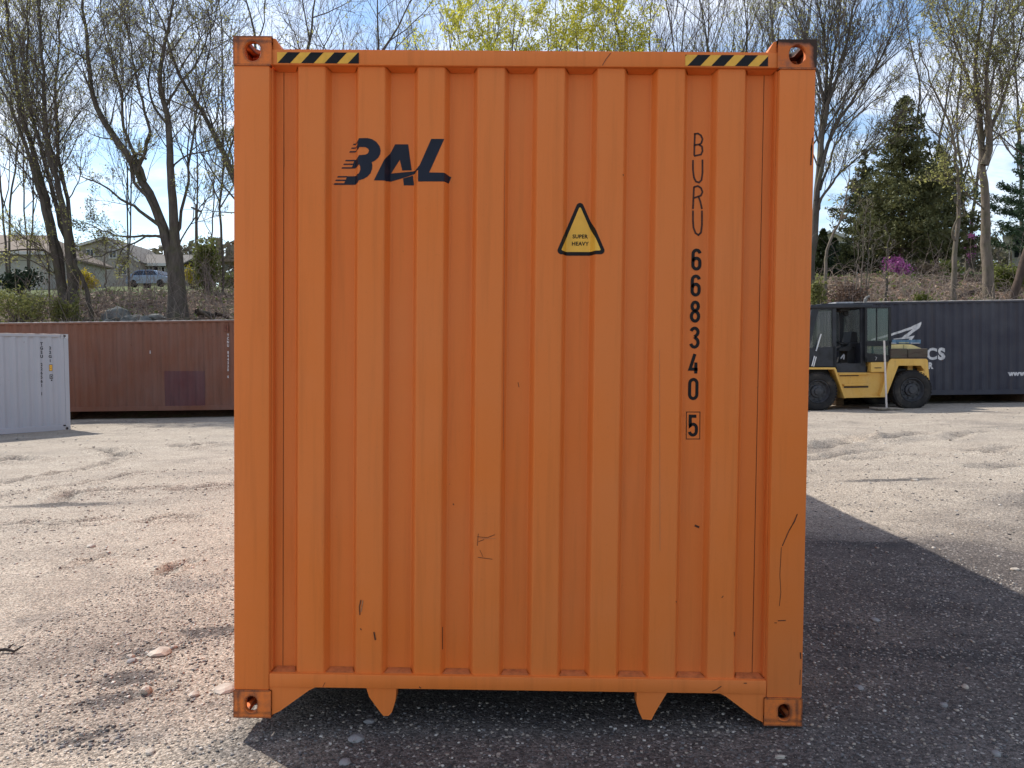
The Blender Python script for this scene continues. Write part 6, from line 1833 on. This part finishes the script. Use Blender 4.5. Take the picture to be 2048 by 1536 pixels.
# ------------------------------------------------------------------ stones on the yard
M_STONE = simple('pale_stone', (.42, .37, .31), .85, .25, 7, bump=.3)
M_STONE2 = simple('grey_stone', (.24, .23, .225), .85, .25, 7, bump=.3)
STN = [(320, 1304, .115, .06, .035, 0, 'largest flat pinkish stone left of the orange container'), (293, 1382, .055, .03, .035, 0, 'pale wedge stone casting a shadow left of the lower corner'), (388, 1387, .050, .025, .02, 0, 'small tan stone nearest the lower left casting'),
       (450, 1378, .12, .05, .03, 0, 'pale flat stone touching the left edge of the orange container'), (262, 1311, .045, .02, .02, 0, 'thin white stone just left of the largest flat stone'), (265, 1321, .055, .025, .02, 1, 'grey brown stone below the thin white stone'),
       (182, 1093, .085, .03, .03, 0, 'cream stone alone on the sunlit dirt'), (300, 1507, .04, .025, .02, 0, 'white pebble near the bottom edge left of the shadow'), (712, 1482, .065, .035, .02, 1, 'grey blue slab in the shadow below the left fork guide'),
       (738, 1445, .05, .02, .015, 1, 'dark grey stone under the left fork guide'), (1718, 1376, .05, .022, .02, 1, 'pale grey stone in the shadow right of the lower right casting'), (1750, 1240, .06, .025, .02, 1, 'tan oval stone in the shadow right of the container'),
       (1888, 1412, .035, .02, .016, 1, 'blue grey pebble at the lower right'), (1930, 1376, .03, .018, .016, 0, 'bright pebble at the right in the shadow'), (1993, 1510, .035, .02, .016, 1, 'grey pebble in the lower right corner'), (1560, 1512, .045, .012, .012, 0, 'white chip below the lower right casting'),
       (690, 1528, .05, .025, .018, 1, 'pale grey stone at the bottom edge in the shadow'), (1830, 962, .10, .035, .03, 0, 'pale stone beyond the shadow edge on the right dirt'), (2030, 1140, .07, .025, .02, 0, 'pale stone at the right edge by the shadow line'), (348, 1291, .035, .016, .02, 0, 'tiny stone behind the largest flat stone')]
for k, (px, py, w, d, h, mi, lab) in enumerate(STN):
    x, y = gpx(px, py)
    o = rock_mesh('loose_stone', (w * .5, d, h * .7), (M_STONE, M_STONE2)[mi], k + 21, 2, .35, (x, y, gz(x, y) + h * .2), (k * .4) % .8 - .4)
    tag(o, lab, 'stone', 'loose stones on the yard')
# dead twig at the left edge
x, y = gpx(18, 1308); z = gz(x, y)
mb = MB(); mb.tube([(x - .09, y, z + .012), (x - .03, y + .012, z + .02), (x + .03, y + .0, z + .014), (x + .065, y + .03, z + .035)], [.008, .009, .007, .004], 6); mb.tube([(x - .02, y + .012, z + .02), (x + .005, y + .04, z + .045)], [.006, .003], 5)
tag(mb.build('broken_stick', simple('dark_stick', (.045, .035, .03), .9)), 'dark broken stick lying on the gravel at the left edge', 'stick')
# loose gravel
gv = NP()
def gravel(n, x0, x1, y0, y1, s0, s1, mats_p):
    X_ = rng.uniform(x0, x1, n); Y_ = rng.uniform(y0, y1, n)
    keep = ~((np.abs(X_) < 1.2) & (Y_ > .3))
    X_, Y_ = X_[keep], Y_[keep]; n = len(X_)
    Z_ = height_np(X_, Y_) + np.array([bumps(a, b) for a, b in zip(X_, Y_)])
    s = s0 + (s1 - s0) * rng.random(n) ** 3
    # clumpiness
    c8 = np.array([[sx, sy, sz] for sx in (-1, 1) for sy in (-1, 1) for sz in (-1, 1)], float)
    V = c8[None] * s[:, None, None] * np.array([1, .8, .5]) * (.55 + .75 * rng.random((n, 8, 3)))
    a = rng.random(n) * 6.28; ca_, sa_ = np.cos(a)[:, None], np.sin(a)[:, None]
    Vx = V[:, :, 0] * ca_ - V[:, :, 1] * sa_; Vy = V[:, :, 0] * sa_ + V[:, :, 1] * ca_
    V = np.stack([Vx + X_[:, None], Vy + Y_[:, None], V[:, :, 2] + (Z_ + s * .15)[:, None]], -1)
    q = np.array([(0, 1, 3, 2), (4, 6, 7, 5), (0, 4, 5, 1), (2, 3, 7, 6), (0, 2, 6, 4), (1, 5, 7, 3)])
    gv.v.append(V.reshape(-1, 3))
    Q = (np.arange(n)[:, None, None] * 8 + q[None] + gv.n).reshape(-1, 4)
    gv.q.append(Q); gv.qm.append(np.repeat(rng.choice(4, n, p=mats_p), 6)); gv.n += n * 8
gravel(45000, -3.0, 3.4, -1.1, 2.6, .0014, .0075, (.34, .40, .16, .10))
for px_, py_, ra, rb_, an in DAMP[:7]:
    cx_, cy_ = gpx(px_, py_)
    gravel(190, cx_ - ra * 1.6, cx_ + ra * 1.6, cy_ - rb_ * 2.2, cy_ + rb_ * 2.2, .0025, .0105, (.25, .35, .35, .05))
gravel(9000, -7, 8, 2.6, 9, .003, .014, (.5, .22, .08, .2))
gravel(2500, -16, 18, 9, 21, .005, .022, (.55, .2, .07, .18))
o = gv.build('gravel', [simple('gravel_tan', (.34, .29, .24), .9, .2, 9), simple('gravel_grey', (.16, .15, .147), .9, .2, 9), simple('gravel_dark', (.065, .062, .062), .9, .2, 9), simple('gravel_pale', (.50, .46, .41), .9, .1, 9)], smooth=False)
tag(o, 'loose gravel scattered over the yard', 'gravel', kind='stuff')
shrub('evergreen_hedge', 'mid green hedge under the lower dark conifer', 1885, 50, 520, 566, 110, L_OLIVE, n=3600, size=.12, lumps=10, hollow=.1, cat='hedge')
shrub('evergreen_hedge', 'dark green hedge behind the pink shrub', 1775, 52, 505, 566, 120, L_HEDGE, n=3600, size=.13, lumps=10, hollow=.1, cat='hedge')
shrub('leafy_bush', 'brown green thicket under the wooden deck railing', 458, 44, 542, 575, 60, L_OLIVE, n=2000, size=.09, lumps=8, hollow=.1)
fw = NP()
nf_ = 26000
X_ = rng.uniform(-90, 110, nf_); Yw = 112 + rng.uniform(0, 16, nf_)
hh = 6.0 + 2.6 * np.array([nz3(x * .07, 3.3) for x in X_]) + 2.2 * np.array([nz3(x * .3, 8.3) for x in X_])
Zw = height_np(X_, Yw, False) + rng.random(nf_) ** .8 * hh
fw.leaves(np.stack([X_, Yw, Zw], 1), .75 * (.5 + rng.random(nf_)), 0, ln=1.3)
o = fw.build('distant_woods', leafmat('distant_wood_foliage', (0.125, 0.115, 0.075), .3))
tag(o, 'low hazy belt of far off woods behind the houses', 'woods', kind='stuff')
